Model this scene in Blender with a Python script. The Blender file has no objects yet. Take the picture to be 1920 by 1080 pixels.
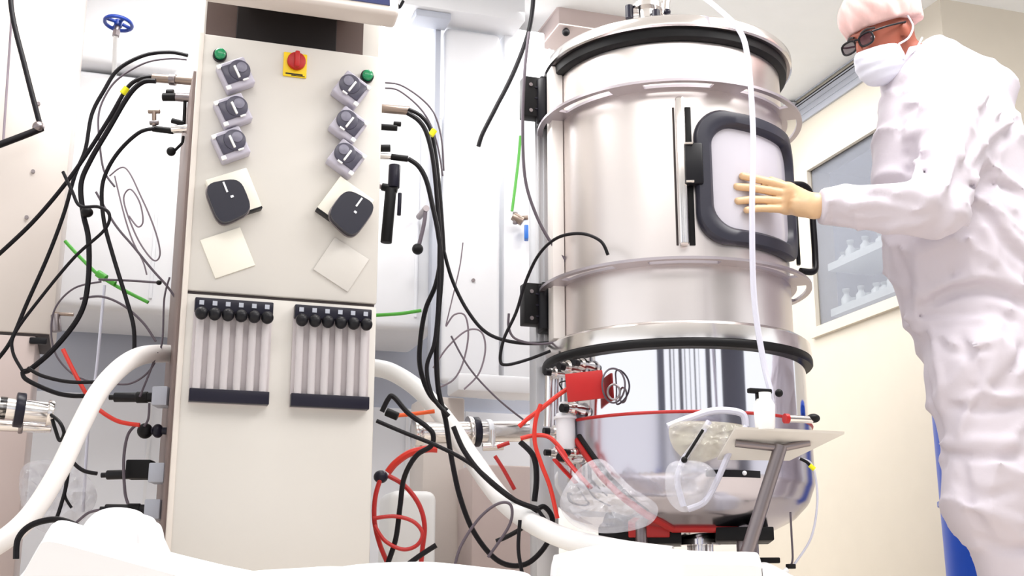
import bpy, bmesh, math, random
import numpy as np
from mathutils import Vector, Matrix, noise as mnoise

# ------------------------------------------------------------------ camera, world, lights, exposure
SC = bpy.context.scene
COL = SC.collection
FPX = 2350.0
PITCH = math.radians(14.3)
CAM = np.array([0.0, 0.0, 0.12])
cam_data = bpy.data.cameras.new('camera')
cam_data.sensor_width = 36.0
cam_data.lens = FPX / 1920 * 36.0
cam_data.clip_start = 0.05
cam = bpy.data.objects.new('camera', cam_data)
COL.objects.link(cam)
cam.location = CAM.tolist()
cam.rotation_euler = (math.radians(90) + PITCH, 0, 0)
SC.camera = cam

world = bpy.data.worlds.new('world')
SC.world = world
world.use_nodes = True
wn = world.node_tree.nodes
wn['Background'].inputs[0].default_value = (0.97, 0.98, 1.0, 1)
wn['Background'].inputs[1].default_value = 1.28

SC.view_settings.view_transform = 'Standard'
SC.view_settings.look = 'None'
SC.view_settings.gamma = 1.0
SC.view_settings.use_curve_mapping = False
SC.view_settings.exposure = 0.1

A = Vector((0.951, 0.309, 0))      # room axis running right and away
B = Vector((-0.309, 0.951, 0))     # room axis running away
Z = Vector((0, 0, 1))

def room(a, b, z=0.0):
    return A * a + B * b + Z * z

def area_light(name, loc, sx, sy, power, color=(1, 1, 1), aim=(0, 0, -1)):
    l = bpy.data.lights.new(name, 'AREA')
    l.shape = 'RECTANGLE'; l.size = sx; l.size_y = sy; l.energy = power; l.color = color
    o = bpy.data.objects.new(name, l); COL.objects.link(o)
    o.location = loc
    o.rotation_euler = Vector(aim).to_track_quat('-Z', 'Y').to_euler()
    return o
area_light('ceiling_lamp_front', room(0.6, 1.2, 2.38), 2.4, 1.2, 28, (1.0, 0.985, 0.97))
area_light('ceiling_lamp_right', room(2.2, 2.2, 2.38), 1.0, 1.2, 42, (1.0, 0.985, 0.97))
area_light('ceiling_lamp_middle', room(0.3, 3.3, 2.38), 1.6, 0.5, 45, (1.0, 0.99, 0.98))
area_light('ceiling_lamp_rear', room(0.9, 4.9, 2.38), 3.6, 0.9, 85, (1.0, 0.99, 0.98))

# ------------------------------------------------------------------ picture -> place helpers
_F = np.array([0, math.cos(PITCH), math.sin(PITCH)])
_U = np.array([0, -math.sin(PITCH), math.cos(PITCH)])
_R = np.array([1.0, 0, 0])
def ray(x, y):
    return _F + _R * (x - 960) / FPX + _U * (540 - y) / FPX
def W(x, y, Y):
    d = ray(x, y)
    return Vector((CAM + d * (Y / d[1])).tolist())
AX = np.array([0.478, 3.6, 0.0])   # axis of the round vessel
AZ = math.atan2(AX[0], AX[1])
RV = np.array([math.cos(AZ), -math.sin(AZ), 0]); DV = np.array([math.sin(AZ), math.cos(AZ), 0])
def cylp(th, z, r):                # point on the vessel: angle in degrees from the side facing us
    t = math.radians(th)
    q = AX + r * (math.sin(t) * RV - math.cos(t) * DV)
    return Vector((q[0], q[1], z))
def oncyl(x, y, r):                # (angle, height) where a sight line meets a cylinder about the vessel axis
    d = ray(x, y); o = CAM - AX
    a = d[0]**2 + d[1]**2; b = 2 * (o[0]*d[0] + o[1]*d[1]); c = o[0]**2 + o[1]**2 - r*r
    D = max(b*b - 4*a*c, 0.0)
    t = (-b - D**.5) / 2 / a; P = CAM + d * t; q = P - AX
    return math.degrees(math.atan2(q @ RV, -(q @ DV))), float(P[2])
def cylpt(x, y, r):
    th, z = oncyl(x, y, r)
    return cylp(th, z, r)
CL = W(345, 540, 3.2); CL.z = 0    # near left foot of the control cabinet
def oncab(x, y, v=0.0):
    d = Vector(ray(x, y).tolist()); c = Vector(CAM.tolist())
    t = ((CL - c).dot(B) + v) / d.dot(B)
    P = c + d * t
    return (P - CL).dot(A), P.z
def onB(x, y, b):
    d = Vector(ray(x, y).tolist()); c = Vector(CAM.tolist())
    t = (b - c.dot(B)) / d.dot(B); P = c + d * t
    return P.dot(A), P.z
def onBP(x, y, b):
    a, z = onB(x, y, b)
    return room(a, b, z)
def onA(x, y, aa):
    d = Vector(ray(x, y).tolist()); c = Vector(CAM.tolist())
    t = (aa - c.dot(A)) / d.dot(A); P = c + d * t
    return P.dot(B), P.z
def frame(o, x, y, z=Z):
    m = Matrix.Identity(4)
    for i, v in enumerate((x, y, z)):
        for k in range(3): m[k][i] = v[k]
    for k in range(3): m[k][3] = o[k]
    return m
MROOM = frame(Vector((0, 0, 0)), A, B)
MCAB = frame(CL, A, B)
MVES = frame(Vector((AX[0], AX[1], 0)), Vector(RV.tolist()), Vector(DV.tolist()))

# ------------------------------------------------------------------ materials
def lin(c):
    return tuple((v/255/12.92 if v/255 <= 0.04045 else ((v/255+0.055)/1.055)**2.4) for v in c) + (1,)
def mat(name, c, rough=0.5, metal=0.0, var=0.03, vscale=8, bump=0.0, bscale=30, alpha=None, trans=0, emit=0,
        stretch=None, rvar=0.0, coat=0, spec=None, ior=None, bdist=0.005):
    m = bpy.data.materials.new(name); m.use_nodes = True
    nt = m.node_tree; N = nt.nodes; L = nt.links
    p = N['Principled BSDF']
    tc = N.new('ShaderNodeTexCoord'); mp = N.new('ShaderNodeMapping'); nz = N.new('ShaderNodeTexNoise')
    L.new(tc.outputs['Object'], mp.inputs[0]); L.new(mp.outputs[0], nz.inputs[0])
    if stretch: mp.inputs['Scale'].default_value = stretch
    nz.inputs['Scale'].default_value = vscale; nz.inputs['Detail'].default_value = 3
    base = lin(c)
    mx = N.new('ShaderNodeMix'); mx.data_type = 'RGBA'
    mx.inputs[6].default_value = tuple(max(0, v*(1-var)) for v in base[:3]) + (1,)
    mx.inputs[7].default_value = tuple(min(1, v*(1+var)) for v in base[:3]) + (1,)
    L.new(nz.outputs[0], mx.inputs[0]); L.new(mx.outputs[2], p.inputs['Base Color'])
    p.inputs['Roughness'].default_value = rough; p.inputs['Metallic'].default_value = metal
    if rvar:
        mr = N.new('ShaderNodeMapRange')
        mr.inputs[3].default_value = max(0, rough-rvar); mr.inputs[4].default_value = rough+rvar
        L.new(nz.outputs[0], mr.inputs[0]); L.new(mr.outputs[0], p.inputs['Roughness'])
    if bump:
        n2 = N.new('ShaderNodeTexNoise'); n2.inputs['Scale'].default_value = bscale; n2.inputs['Detail'].default_value = 4
        L.new(mp.outputs[0], n2.inputs[0])
        b = N.new('ShaderNodeBump'); b.inputs['Strength'].default_value = bump; b.inputs['Distance'].default_value = bdist
        L.new(n2.outputs[0], b.inputs['Height']); L.new(b.outputs[0], p.inputs['Normal'])
    if alpha is not None: p.inputs['Alpha'].default_value = alpha
    if trans: p.inputs['Transmission Weight'].default_value = trans
    if ior: p.inputs['IOR'].default_value = ior
    if coat: p.inputs['Coat Weight'].default_value = coat
    if spec is not None: p.inputs['Specular IOR Level'].default_value = spec
    if emit:
        p.inputs['Emission Color'].default_value = base; p.inputs['Emission Strength'].default_value = emit
    return m
M = dict(
    wall=mat('white_wall_paint', (240, 240, 238), 0.6),
    ceil=mat('white_ceiling_paint', (240, 242, 242), 0.7),
    cream_wall=mat('cream_wall_paint', (214, 206, 192), 0.55),
    floor=mat('beige_floor', (222, 212, 200), 0.45, var=0.06),
    panel=mat('white_enamel', (228, 229, 233), 0.35),
    panel2=mat('warm_white_enamel', (212, 203, 197), 0.4),
    bluegrey=mat('blue_grey_panel', (178, 182, 194), 0.45),
    palegrey=mat('pale_grey_sheet', (232, 234, 240), 0.45),
    cab=mat('light_grey_powder_coat', (211, 207, 201), 0.42, var=0.02, vscale=3),
    cabshade=mat('brown_grey_side_shade', (120, 104, 100), 0.5),
    cabedge=mat('cabinet_edge', (222, 214, 206), 0.4),
    rackback=mat('rack_backing', (196, 188, 190), 0.4),
    neck=mat('neck_shade_brown', (92, 76, 72), 0.5, var=0.1),  # shade under the monitor as a brown; the monitor mount shares it
    slate=mat('slate_grey_wall', (84, 84, 98), 0.5),
    deepblack=mat('black_slot_and_shade', (22, 14, 14), 0.7),  # black of slots and print, also paints the neck's deepest shade
    bezel=mat('monitor_bezel', (205, 196, 190), 0.4),
    screen=mat('dark_blue_screen', (52, 58, 100), 0.2, var=0.15),
    black=mat('black_plastic', (12, 11, 18), 0.4, spec=0.3),
    navy=mat('navy_black_plastic', (24, 22, 38), 0.35, spec=0.3),
    rubber=mat('black_rubber', (9, 8, 11), 0.5, spec=0.25),
    frame=mat('charcoal_rubber_frame', (44, 44, 56), 0.38, spec=0.4),
    cable=mat('black_cable', (14, 11, 17), 0.5, spec=0.22),
    gcable=mat('grey_cable', (84, 74, 84), 0.5),
    lcable=mat('thin_grey_wire', (130, 118, 128), 0.5),
    wcable=mat('lilac_clear_tube', (205, 205, 220), 0.3),
    white=mat('white_plastic', (240, 240, 240), 0.35),
    hose=mat('white_hose', (232, 228, 226), 0.4),
    red=mat('red_plastic', (178, 8, 8), 0.4),
    redcable=mat('red_cable', (205, 42, 26), 0.4),
    redseal=mat('red_silicone_seal', (178, 26, 24), 0.4),
    orange=mat('orange_cable', (240, 95, 30), 0.4),
    yellow=mat('yellow_plate', (240, 205, 10), 0.4),
    ytag=mat('yellow_tag', (240, 235, 20), 0.5),
    green=mat('green_button', (0, 140, 85), 0.25, coat=0.5),
    greencable=mat('green_cable', (70, 165, 45), 0.4),
    blue=mat('blue_valve', (10, 50, 140), 0.3),
    barrel=mat('blue_barrel', (0, 72, 190), 0.35, var=0.08),
    bluebit=mat('small_blue_tag', (40, 110, 200), 0.4),
    steel=mat('satin_steel', (226, 219, 217), 0.33, 1.0, var=0.008, vscale=3, stretch=(1, 1, 12)),
    post=mat('satin_post', (236, 230, 226), 0.45, 0.35),
    ringsteel=mat('grey_ring_steel', (178, 170, 176), 0.4, 0.9),
    steel2=mat('bright_steel', (232, 228, 226), 0.18, 1.0, var=0.02),
    chrome=mat('polished_steel', (222, 222, 228), 0.07, 1.0, var=0.02, bump=0.03, bscale=2),
    jacket=mat('polished_jacket_steel', (192, 189, 198), 0.2, 1.0, var=0.02, bump=0.03, bscale=2),
    darksteel=mat('dull_steel', (140, 132, 134), 0.35, 1.0, var=0.05),
    alu=mat('aluminium_extrusion', (215, 216, 220), 0.4, 0.6),
    brass=mat('brass_fitting', (150, 134, 124), 0.35, 0.8),
    pumpg=mat('pump_grey', (186, 182, 196), 0.35, var=0.06),
    pumpd=mat('pump_dark_rotor', (72, 70, 86), 0.3, var=0.25, vscale=60),
    pumpm=mat('pump_rotor_grey', (122, 120, 136), 0.3, var=0.2, vscale=60),
    cream=mat('cream_plate', (236, 232, 220), 0.4),
    charcoal=mat('charcoal_cover', (38, 38, 50), 0.3, spec=0.4),
    tube=mat('clear_flow_tube', (222, 216, 218), 0.15, alpha=0.62),
    glass=mat('milky_window', (194, 191, 201), 0.12, var=0.05, vscale=4, spec=0.6),
    boardglass=mat('grey_glass', (142, 148, 162), 0.2, var=0.05, vscale=1.5),
    wpane=mat('misty_window_pane', (172, 176, 188), 0.25, alpha=0.36),
    frost=mat('frosted_vial', (232, 240, 240), 0.3),
    bag=mat('clear_plastic_bag', (228, 228, 236), 0.08, alpha=0.3, bump=0.9, bscale=11, bdist=0.04),
    bag2=mat('amber_clear_plastic', (222, 216, 196), 0.1, alpha=0.34, bump=0.8, bscale=16, bdist=0.02),
    cover=mat('white_dust_cover', (240, 240, 242), 0.5, bump=0.15, bscale=6, bdist=0.01),
    coverall=mat('white_coverall_fabric', (205, 198, 207), 0.75, var=0.015, bump=0.35, bscale=9, bdist=0.012),
    skin=mat('skin', (142, 72, 52), 0.5, var=0.08),
    net=mat('hairnet_fabric', (208, 172, 168), 0.7, var=0.38, vscale=22, stretch=(1, 1, 0.35), bump=0.5, bscale=25),
    mask=mat('mask_fabric', (218, 220, 232), 0.7, bump=0.25, bscale=14),
    glove=mat('latex_glove', (218, 182, 142), 0.4, var=0.06, vscale=30, bump=0.25, bscale=35),
    boot=mat('white_overboot', (225, 222, 226), 0.6),
    pink=mat('pinkish_grey_enamel', (196, 180, 176), 0.35, var=0.04),
    darkgap=mat('dark_gap', (50, 40, 40), 0.6),
)
# faint brushed streaks across the jacket and the polished kettle come from the room they mirror

# ------------------------------------------------------------------ mesh helpers
class MB:
    def __init__(self): self.bm = bmesh.new()
    def _box(self, mtx, bevel=0, seg=2):
        r = bmesh.ops.create_cube(self.bm, size=1.0, matrix=mtx)
        vs = r['verts']
        if bevel:
            es = list({e for v in vs for e in v.link_edges})
            bmesh.ops.bevel(self.bm, geom=es, offset=bevel, segments=seg, profile=0.5, affect='EDGES')
        return self
    def box(self, lo, hi, bevel=0, seg=2, m=None, rot=None):
        lo = Vector(lo); hi = Vector(hi); c = (lo + hi) / 2; s = hi - lo
        mt = Matrix.Translation(c)
        if rot is not None: mt = mt @ rot
        mt = mt @ Matrix.Diagonal((s.x, s.y, s.z, 1))
        if bevel:
            t = bmesh.new(); bmesh.ops.create_cube(t, size=1.0, matrix=Matrix.Diagonal((s.x, s.y, s.z, 1)))
            bmesh.ops.bevel(t, geom=t.edges[:], offset=bevel, segments=seg, profile=0.5, affect='EDGES')
            mt = Matrix.Translation(c) @ (rot if rot is not None else Matrix.Identity(4))
            if m is not None: mt = m @ mt
            t.transform(mt); self._merge(t)
        else:
            if m is not None: mt = m @ mt
            bmesh.ops.create_cube(self.bm, size=1.0, matrix=mt)
        return self
    def _merge(self, t):
        me = bpy.data.meshes.new('tmp'); t.to_mesh(me); t.free(); self.bm.from_mesh(me); bpy.data.meshes.remove(me)
    def cyl(self, p0, p1, r, seg=24, r2=None, m=None, bevel=0):
        p0 = Vector(p0); p1 = Vector(p1); d = p1 - p0; L = d.length
        q = d.to_track_quat('Z', 'Y').to_matrix().to_4x4()
        t = bmesh.new()
        bmesh.ops.create_cone(t, cap_ends=True, segments=seg, radius1=r, radius2=r if r2 is None else r2, depth=L)
        if bevel:
            es = [e for e in t.edges if abs(e.verts[0].co.z - e.verts[1].co.z) < 1e-6]
            bmesh.ops.bevel(t, geom=es, offset=bevel, segments=2, profile=0.5, affect='EDGES')
        mt = Matrix.Translation((p0 + p1) / 2) @ q
        if m is not None: mt = m @ mt
        t.transform(mt); self._merge(t); return self
    def sph(self, c, r, sc=(1, 1, 1), seg=20, m=None):
        mt = Matrix.Translation(Vector(c)) @ Matrix.Diagonal((r*sc[0], r*sc[1], r*sc[2], 1))
        if m is not None: mt = m @ mt
        bmesh.ops.create_uvsphere(self.bm, u_segments=seg, v_segments=seg//2+2, radius=1, matrix=mt); return self
    def lathe(self, prof, seg=96, m=None, a0=0, a1=360, close=False):
        full = abs(a1 - a0) >= 360
        n = seg if full else seg + 1
        rings = []
        for i in range(n):
            a = math.radians(a0 + (a1 - a0) * i / seg)
            ring = []
            for (r, z) in prof:
                v = Vector((r*math.sin(a), -r*math.cos(a), z))
                ring.append(self.bm.verts.new(m @ v if m is not None else v))
            rings.append(ring)
        k = len(prof)
        for i in range(seg):
            r0 = rings[i]; r1 = rings[(i+1) % n]
            for j in range(k - (0 if close else 1)):
                a_, b_ = r0[j], r0[(j+1) % k]; c_, d_ = r1[(j+1) % k], r1[j]
                try: self.bm.faces.new((a_, b_, c_, d_))
                except ValueError: pass
        if not full and close:
            self.bm.faces.new(rings[0]); self.bm.faces.new(rings[-1][::-1])
        return self
    def prism(self, poly, d0, d1, m):   # polygon in local x,z ; extruded along local y
        a = [self.bm.verts.new(m @ Vector((x, d0, z))) for x, z in poly]
        b = [self.bm.verts.new(m @ Vector((x, d1, z))) for x, z in poly]
        self.bm.faces.new(a); self.bm.faces.new(b[::-1])
        n = len(poly)
        for i in range(n): self.bm.faces.new((a[i], b[i], b[(i+1) % n], a[(i+1) % n]))
        return self
    def tube(self, pts, r, sub=8, seg=10, closed=False, m=None, raw=False, flat=None):
        P = [Vector(p) for p in pts]
        if m is not None: P = [m @ p for p in P]
        C = P if raw or len(P) < 3 else crom(P, sub, closed)
        n = len(C)
        T = []
        for i in range(n):
            if closed: d = C[(i+1) % n] - C[(i-1) % n]
            else: d = C[min(i+1, n-1)] - C[max(i-1, 0)]
            T.append(d.normalized() if d.length > 1e-9 else Vector((0, 0, 1)))
        up = Vector((0, 0, 1)) if abs(T[0].z) < 0.9 else Vector((1, 0, 0))
        nrm = (up - T[0] * up.dot(T[0])).normalized()
        rings = []
        for i in range(n):
            nrm = (nrm - T[i] * nrm.dot(T[i])).normalized(); bn = T[i].cross(nrm)
            rr = r[i] if isinstance(r, (list, tuple)) else r
            f = flat or 1.0
            rings.append([self.bm.verts.new(C[i] + (nrm*math.cos(2*math.pi*k/seg)*f + bn*math.sin(2*math.pi*k/seg))*rr) for k in range(seg)])
        for i in range(n if closed else n-1):
            a_, b_ = rings[i], rings[(i+1) % n]
            for k in range(seg):
                self.bm.faces.new((a_[k], a_[(k+1) % seg], b_[(k+1) % seg], b_[k]))
        if not closed:
            self.bm.faces.new(rings[0][::-1]); self.bm.faces.new(rings[-1])
        return self
def crom(P, sub, closed=False):
    out = []; n = len(P)
    for i in range(n if closed else n-1):
        if closed: p0, p1, p2, p3 = P[(i-1) % n], P[i], P[(i+1) % n], P[(i+2) % n]
        else: p0, p1, p2, p3 = P[max(i-1, 0)], P[i], P[i+1], P[min(i+2, n-1)]
        for k in range(sub):
            t = k / sub
            out.append(0.5*((2*p1) + (p2-p0)*t + (2*p0-5*p1+4*p2-p3)*t*t + (3*p1-p0-3*p2+p3)*t**3))
    if not closed: out.append(P[-1].copy())
    return out

def root(name, label, cat, mtx, group=None):
    o = bpy.data.objects.new(name, None); o.empty_display_size = 0.05
    COL.objects.link(o); o.matrix_world = mtx
    o['label'] = label; o['category'] = cat
    if group: o['group'] = group
    return o
WM = {}
def wmat(o):
    m = o.matrix_basis.copy()
    p = o.parent
    while p: m = p.matrix_basis @ m; p = p.parent
    return m
def part(name, mb, material, parent, smooth=True, local=False, label=None):
    """mb in world coordinates (or, with local, in the parent's)"""
    bm = mb.bm
    if not local: bm.transform(wmat(parent).inverted())
    bmesh.ops.recalc_face_normals(bm, faces=bm.faces)
    me = bpy.data.meshes.new(name); bm.to_mesh(me); bm.free()
    finish(me, material, smooth)
    o = bpy.data.objects.new(name, me); COL.objects.link(o); o.parent = parent
    if label: o['label'] = label
    return o
def finish(me, material, smooth):
    me.materials.append(material)
    if smooth:
        me.polygons.foreach_set('use_smooth', [True]*len(me.polygons))
        try: me.set_sharp_from_angle(angle=math.radians(40))
        except Exception: pass
def single(name, mb, material, label, cat, origin=None, group=None, smooth=True, kind=None):
    bm = mb.bm
    if origin is None:
        vs = [v.co for v in bm.verts]
        lo = Vector([min(v[i] for v in vs) for i in range(3)]); hi = Vector([max(v[i] for v in vs) for i in range(3)])
        origin = Vector(((lo.x+hi.x)/2, (lo.y+hi.y)/2, lo.z))
    bm.transform(Matrix.Translation(-Vector(origin)))
    bmesh.ops.recalc_face_normals(bm, faces=bm.faces)
    me = bpy.data.meshes.new(name); bm.to_mesh(me); bm.free(); finish(me, material, smooth)
    o = bpy.data.objects.new(name, me); COL.objects.link(o); o.location = origin
    if kind: o['kind'] = kind
    else: o['label'] = label; o['category'] = cat
    if group: o['group'] = group
    return o
def structure(name, mb, material, smooth=False):
    return single(name, mb, material, None, None, origin=(0, 0, 0), smooth=smooth, kind='structure')
def copy_tree(o, parent=None):
    c = o.copy(); COL.objects.link(c)
    if parent is not None: c.parent = parent
    for ch in list(o.children): copy_tree(ch, c)
    return c

# ------------------------------------------------------------------ the room
CEIL = 2.45; WA = 3.0; WB = 5.6; CB = 3.77
structure('floor', MB().box((-3.5, -3.5, -0.1), (5.5, WB+0.2, 0.0), m=MROOM), M['floor'])
structure('ceiling', MB().box((-3.5, -3.5, CEIL), (5.5, WB+0.2, CEIL+0.1), m=MROOM), M['ceil'])
structure('wall_back', MB().box((-3.5, WB, 0), (WA+0.1, WB+0.1, CEIL), m=MROOM), M['wall'])
structure('wall_front_right', MB().box((WA+0.1, CB, 0), (5.5, CB+0.1, CEIL), m=MROOM), M['cream_wall'])
# right wall with the openings of the display window and of the strip under the ceiling
wb0, wz1 = onA(1520, 325, WA); _, wz0 = onA(1540, 612, WA); wz1 += 0.01
wn0 = max(wb0 - 1.1, CB + 0.1)
sb0, sz1 = onA(1495, 193, WA); sb1, _ = onA(1665, 80, WA); _, sz0 = onA(1520, 221, WA)
w = MB()
w.box((WA, CB, 0), (WA+0.1, WB, wz0), m=MROOM)
w.box((WA, wb0, wz0), (WA+0.1, WB, wz1), m=MROOM)
w.box((WA, CB, wz0), (WA+0.1, wn0, wz1), m=MROOM)
w.box((WA, CB, wz1), (WA+0.1, WB, CEIL), m=MROOM)
structure('wall_right', w, M['cream_wall'])
w = MB()
for lo, hi in [((WA-0.02, wn0-0.03, wz1), (WA+0.1, wb0+0.05, wz1+0.045)), ((WA-0.02, wn0-0.03, wz0-0.045), (WA+0.1, wb0+0.05, wz0)),
               ((WA-0.02, wb0, wz0), (WA+0.1, wb0+0.05, wz1)), ((WA-0.02, wn0-0.03, wz0), (WA+0.1, wn0, wz1))]:
    w.box(lo, hi, m=MROOM)
win = structure('window_1', w, M['cream_wall'])
# what the glazed opening shows: a shallow recess with two shelves of vials
w = MB(); w.box((WA+0.3, wn0, wz0), (WA+0.32, wb0, wz1), m=MROOM)
w.box((WA+0.1, wb0, wz0), (WA+0.3, wb0+0.02, wz1), m=MROOM); w.box((WA+0.1, wn0, wz0-0.02), (WA+0.3, wb0, wz0), m=MROOM)
w.box((WA+0.1, wn0, wz1), (WA+0.3, wb0, wz1+0.02), m=MROOM)
part('recess_lining', w, M['boardglass'], win, smooth=False)
part('pane', MB().box((WA+0.005, wn0, wz0), (WA+0.010, wb0, wz1), m=MROOM), M['wpane'], win, smooth=False)
shz = []
for py in (490, 577):
    _, z = onA(1545, py, WA+0.02); shz.append(z)
for k, z in enumerate(shz):
    sh = single('glass_shelf', MB().box((WA+0.04, wn0+0.01, z-0.045), (WA+0.28, wb0-0.03, z-0.012), m=MROOM), M['frost'],
                ['white shelf nearer the top inside the wall window', 'white shelf nearer the bottom inside the wall window'][k], 'shelf', smooth=False)
    rnd = random.Random(5+k)
    v0 = None
    for j in range(11):
        bb = wb0 - 0.07 - j*0.058
        hh = [0.05, 0.09, 0.035, 0.075, 0.03, 0.06][(j + k) % 6]
        c = room(WA+0.10, bb, z-0.012)
        if v0 is None:
            b = MB(); b.lathe([(0, 0), (0.024, 0), (0.024, 0.5), (0.012, 0.68), (0.012, 0.85), (0.016, 0.86), (0.016, 1.0), (0, 1.0)], seg=20)
            v0 = single('vial', b, M['frost'], 'small frosted vial standing on a white shelf in the wall window', 'vial', origin=(0, 0, 0), group='vials on the window shelves')
            o = v0
        else:
            o = v0.copy(); COL.objects.link(o)
        o.location = c; o.scale = (1, 1, hh)
w = MB(); w.box((WA-0.012, sb1, sz0), (WA-0.001, sb0, sz1-0.03), m=MROOM)
g = root('ceiling_grille', 'grey ventilation grille along the right wall under the ceiling', 'grille', frame(room(WA, sb1, sz0), A, B))
part('grille_plate', w, M['bluegrey'], g, smooth=False)
part('top_slot', MB().box((WA-0.014, sb1, sz1-0.03), (WA-0.001, sb0+0.02, sz1-0.012), m=MROOM), M['deepblack'], g, smooth=False)
s = MB()
for k in range(4): s.box((WA-0.016, sb1, sz0+0.03+0.03*k), (WA-0.011, sb0-0.01, sz0+0.036+0.03*k), m=MROOM)
part('louvre', s, M['bluegrey'], g, smooth=False)
p0 = onA(1492, 205, WA)
fx = root('wall_sensor', 'small white sensor on the wall at the end of the ceiling grille', 'sensor', frame(room(WA, p0[0], p0[1]-0.03), A, B))
part('sensor_body', MB().box((WA-0.05, p0[0]-0.02, p0[1]-0.03), (WA, p0[0]+0.04, p0[1]+0.03), 0.008, m=MROOM), M['palegrey'], fx)
part('sensor_knob', MB().cyl(room(WA-0.05, p0[0]+0.01, p0[1]), room(WA-0.07, p0[0]+0.01, p0[1]), 0.012), M['darksteel'], fx)
# unseen wall added behind the photographer; its columns and openings streak the mirror steel
w = MB()
for x0, x1 in [(-3.5, -2.6), (-1.9, -1.75), (-1.45, -1.38), (-0.9, -0.6), (-0.35, -0.28), (0.1, 0.16), (0.5, 0.62), (0.9, 0.94), (1.5, 1.9), (2.3, 2.4), (2.9, 5.5)]:
    w.box((x0, -2.6, 0), (x1, -2.5, CEIL), m=MROOM)
structure('wall_rear_added', w, M['slate'])
structure('baseboard_right', MB().box((WA-0.015, CB, 0), (WA, WB, 0.1), m=MROOM), M['cream_wall'])

# ------------------------------------------------------------------ background equipment
def bbox(b, x0, y0, x1, y1, depth, bevel=0.0, mb=None, seg=4):
    """box whose front lies at room distance b, between two picture corners"""
    a0, z1 = onB(x0, y0, b); a1, z0 = onB(x1, y1, b)
    mb = mb or MB()
    return mb.box((a0, b, z0), (a1, b+depth, z1), bevel, seg, m=MROOM), (a0, a1, z0, z1)
# big cream machine at far left
cm_b = 3.95
a0 = onB(-260, 600, cm_b)[0]; a1 = onB(152, 50, cm_b)[0]; z0 = onB(60, 625, cm_b)[1]; z1 = 2.4
mb = MB().box((a0, cm_b, z0), (a1, cm_b+0.3, z1), 0.006, m=MROOM)
g = root('machine_housing', 'tall cream machine housing with a dark seam at far left', 'machine', frame(room(a0, cm_b, 0), A, B))
part('upper_body', mb, M['panel2'], g)
part('seam', MB().box((a0+0.01, cm_b+0.005, z0-0.008), (a1-0.01, cm_b+0.29, z0), m=MROOM), M['darkgap'], g, smooth=False)
part('lower_body', MB().box((a0, cm_b+0.002, 0.0), (onB(62, 700, cm_b)[0], cm_b+0.3, z0-0.008), 0.006, m=MROOM), M['pink'], g)
for x, y in [(62, 322), (50, 408), (72, 195)]:
    aa, zz = onB(x, y, cm_b)
    part('screw', MB().cyl(room(aa, cm_b+0.002, zz), room(aa, cm_b-0.006, zz), 0.006, 12), M['darksteel'], g)
s = MB(); aa, zz = onB(75, 641, cm_b); a2, _ = onB(30, 641, cm_b)
part('latch', MB().box((aa-0.03, cm_b-0.01, zz-0.008), (aa+0.02, cm_b+0.004, zz+0.012), 0.004, m=MROOM), M['black'], g)
# triangular white stay with black arm on its face
def onBp(x, y, b=3.87): return onBP(x, y, b)
g = root('support_arm', 'black jointed arm hanging in front of the cream housing', 'arm', frame(onBp(75, 240), A, B))
part('upper_rod', MB().tube([onBp(18, -80), onBp(22, 20), onBp(48, 130), onBp(76, 238)], 0.0085, seg=10), M['cable'], g)
part('lower_rod', MB().tube([onBp(80, 240), onBp(40, 256), onBp(-40, 286)], 0.011, seg=10), M['cable'], g)
part('joint', MB().sph(onBp(72, 238), 0.018), M['darksteel'], g)
part('stay_plate', MB().tube([onBp(28, -60, 3.9), onBp(6, 266, 3.9)], 0.004, seg=8), M['lcable'], g)

# back row: white isolator cabinets
ib = 4.4
mb, (a0, a1, z0, z1) = bbox(ib, 150, -80, 338, 134, 0.5, 0.03)
g = root('isolator_box', 'white rounded box behind the blue valve handle', 'box', frame(room(a0, ib, z0), A, B))
part('box_shell', mb, M['panel'], g)
ZBOX = z0 - 0.01
mb, (a0, a1, z0, z1) = bbox(ib+0.05, 118, 60, 823, 622, 0.5, 0.02)
zc = z0
g = root('isolator_cabinet', 'long white isolator cabinet behind the control cabinet', 'cabinet', frame(room(a0, ib, z0), A, B))
part('isolator_shell', MB().box((a0, ib+0.06, z0), (a1, ib+0.5, ZBOX), 0.03, 4, m=MROOM), M['panel'], g)
for xx in (290, 330, 780):
    q, _ = onB(xx, 400, ib+0.055)
    part('panel_joint', MB().box((q, ib+0.052, z0+0.05), (q+0.012, ib+0.066, ZBOX-0.05), 0.003, m=MROOM), M['palegrey'], g)
mb, (b0, b1, _, _) = bbox(4.95, -100, 560, 1010, 980, 0.05)
g = root('rear_screen', 'blue grey and pale screen under the long white isolator cabinet', 'screen', frame(room(b0, 4.95, 0), A, B))
zb = onB(230, 742, 4.95)[1]
part('upper_screen', MB().box((b0, 4.95, zb), (b1, 5.0, z0+0.35), m=MROOM), M['bluegrey'], g, smooth=False)
part('lower_screen', MB().box((b0, 4.93, 0), (b1, 5.0, zb), m=MROOM), M['palegrey'], g, smooth=False)
s = MB()
for k in range(9):
    s.box((b0+0.25*k, 4.925, 0), (b0+0.25*k+0.012, 4.93, zb), m=MROOM)
part('screen_rib', s, M['panel'], g, smooth=False)
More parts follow.
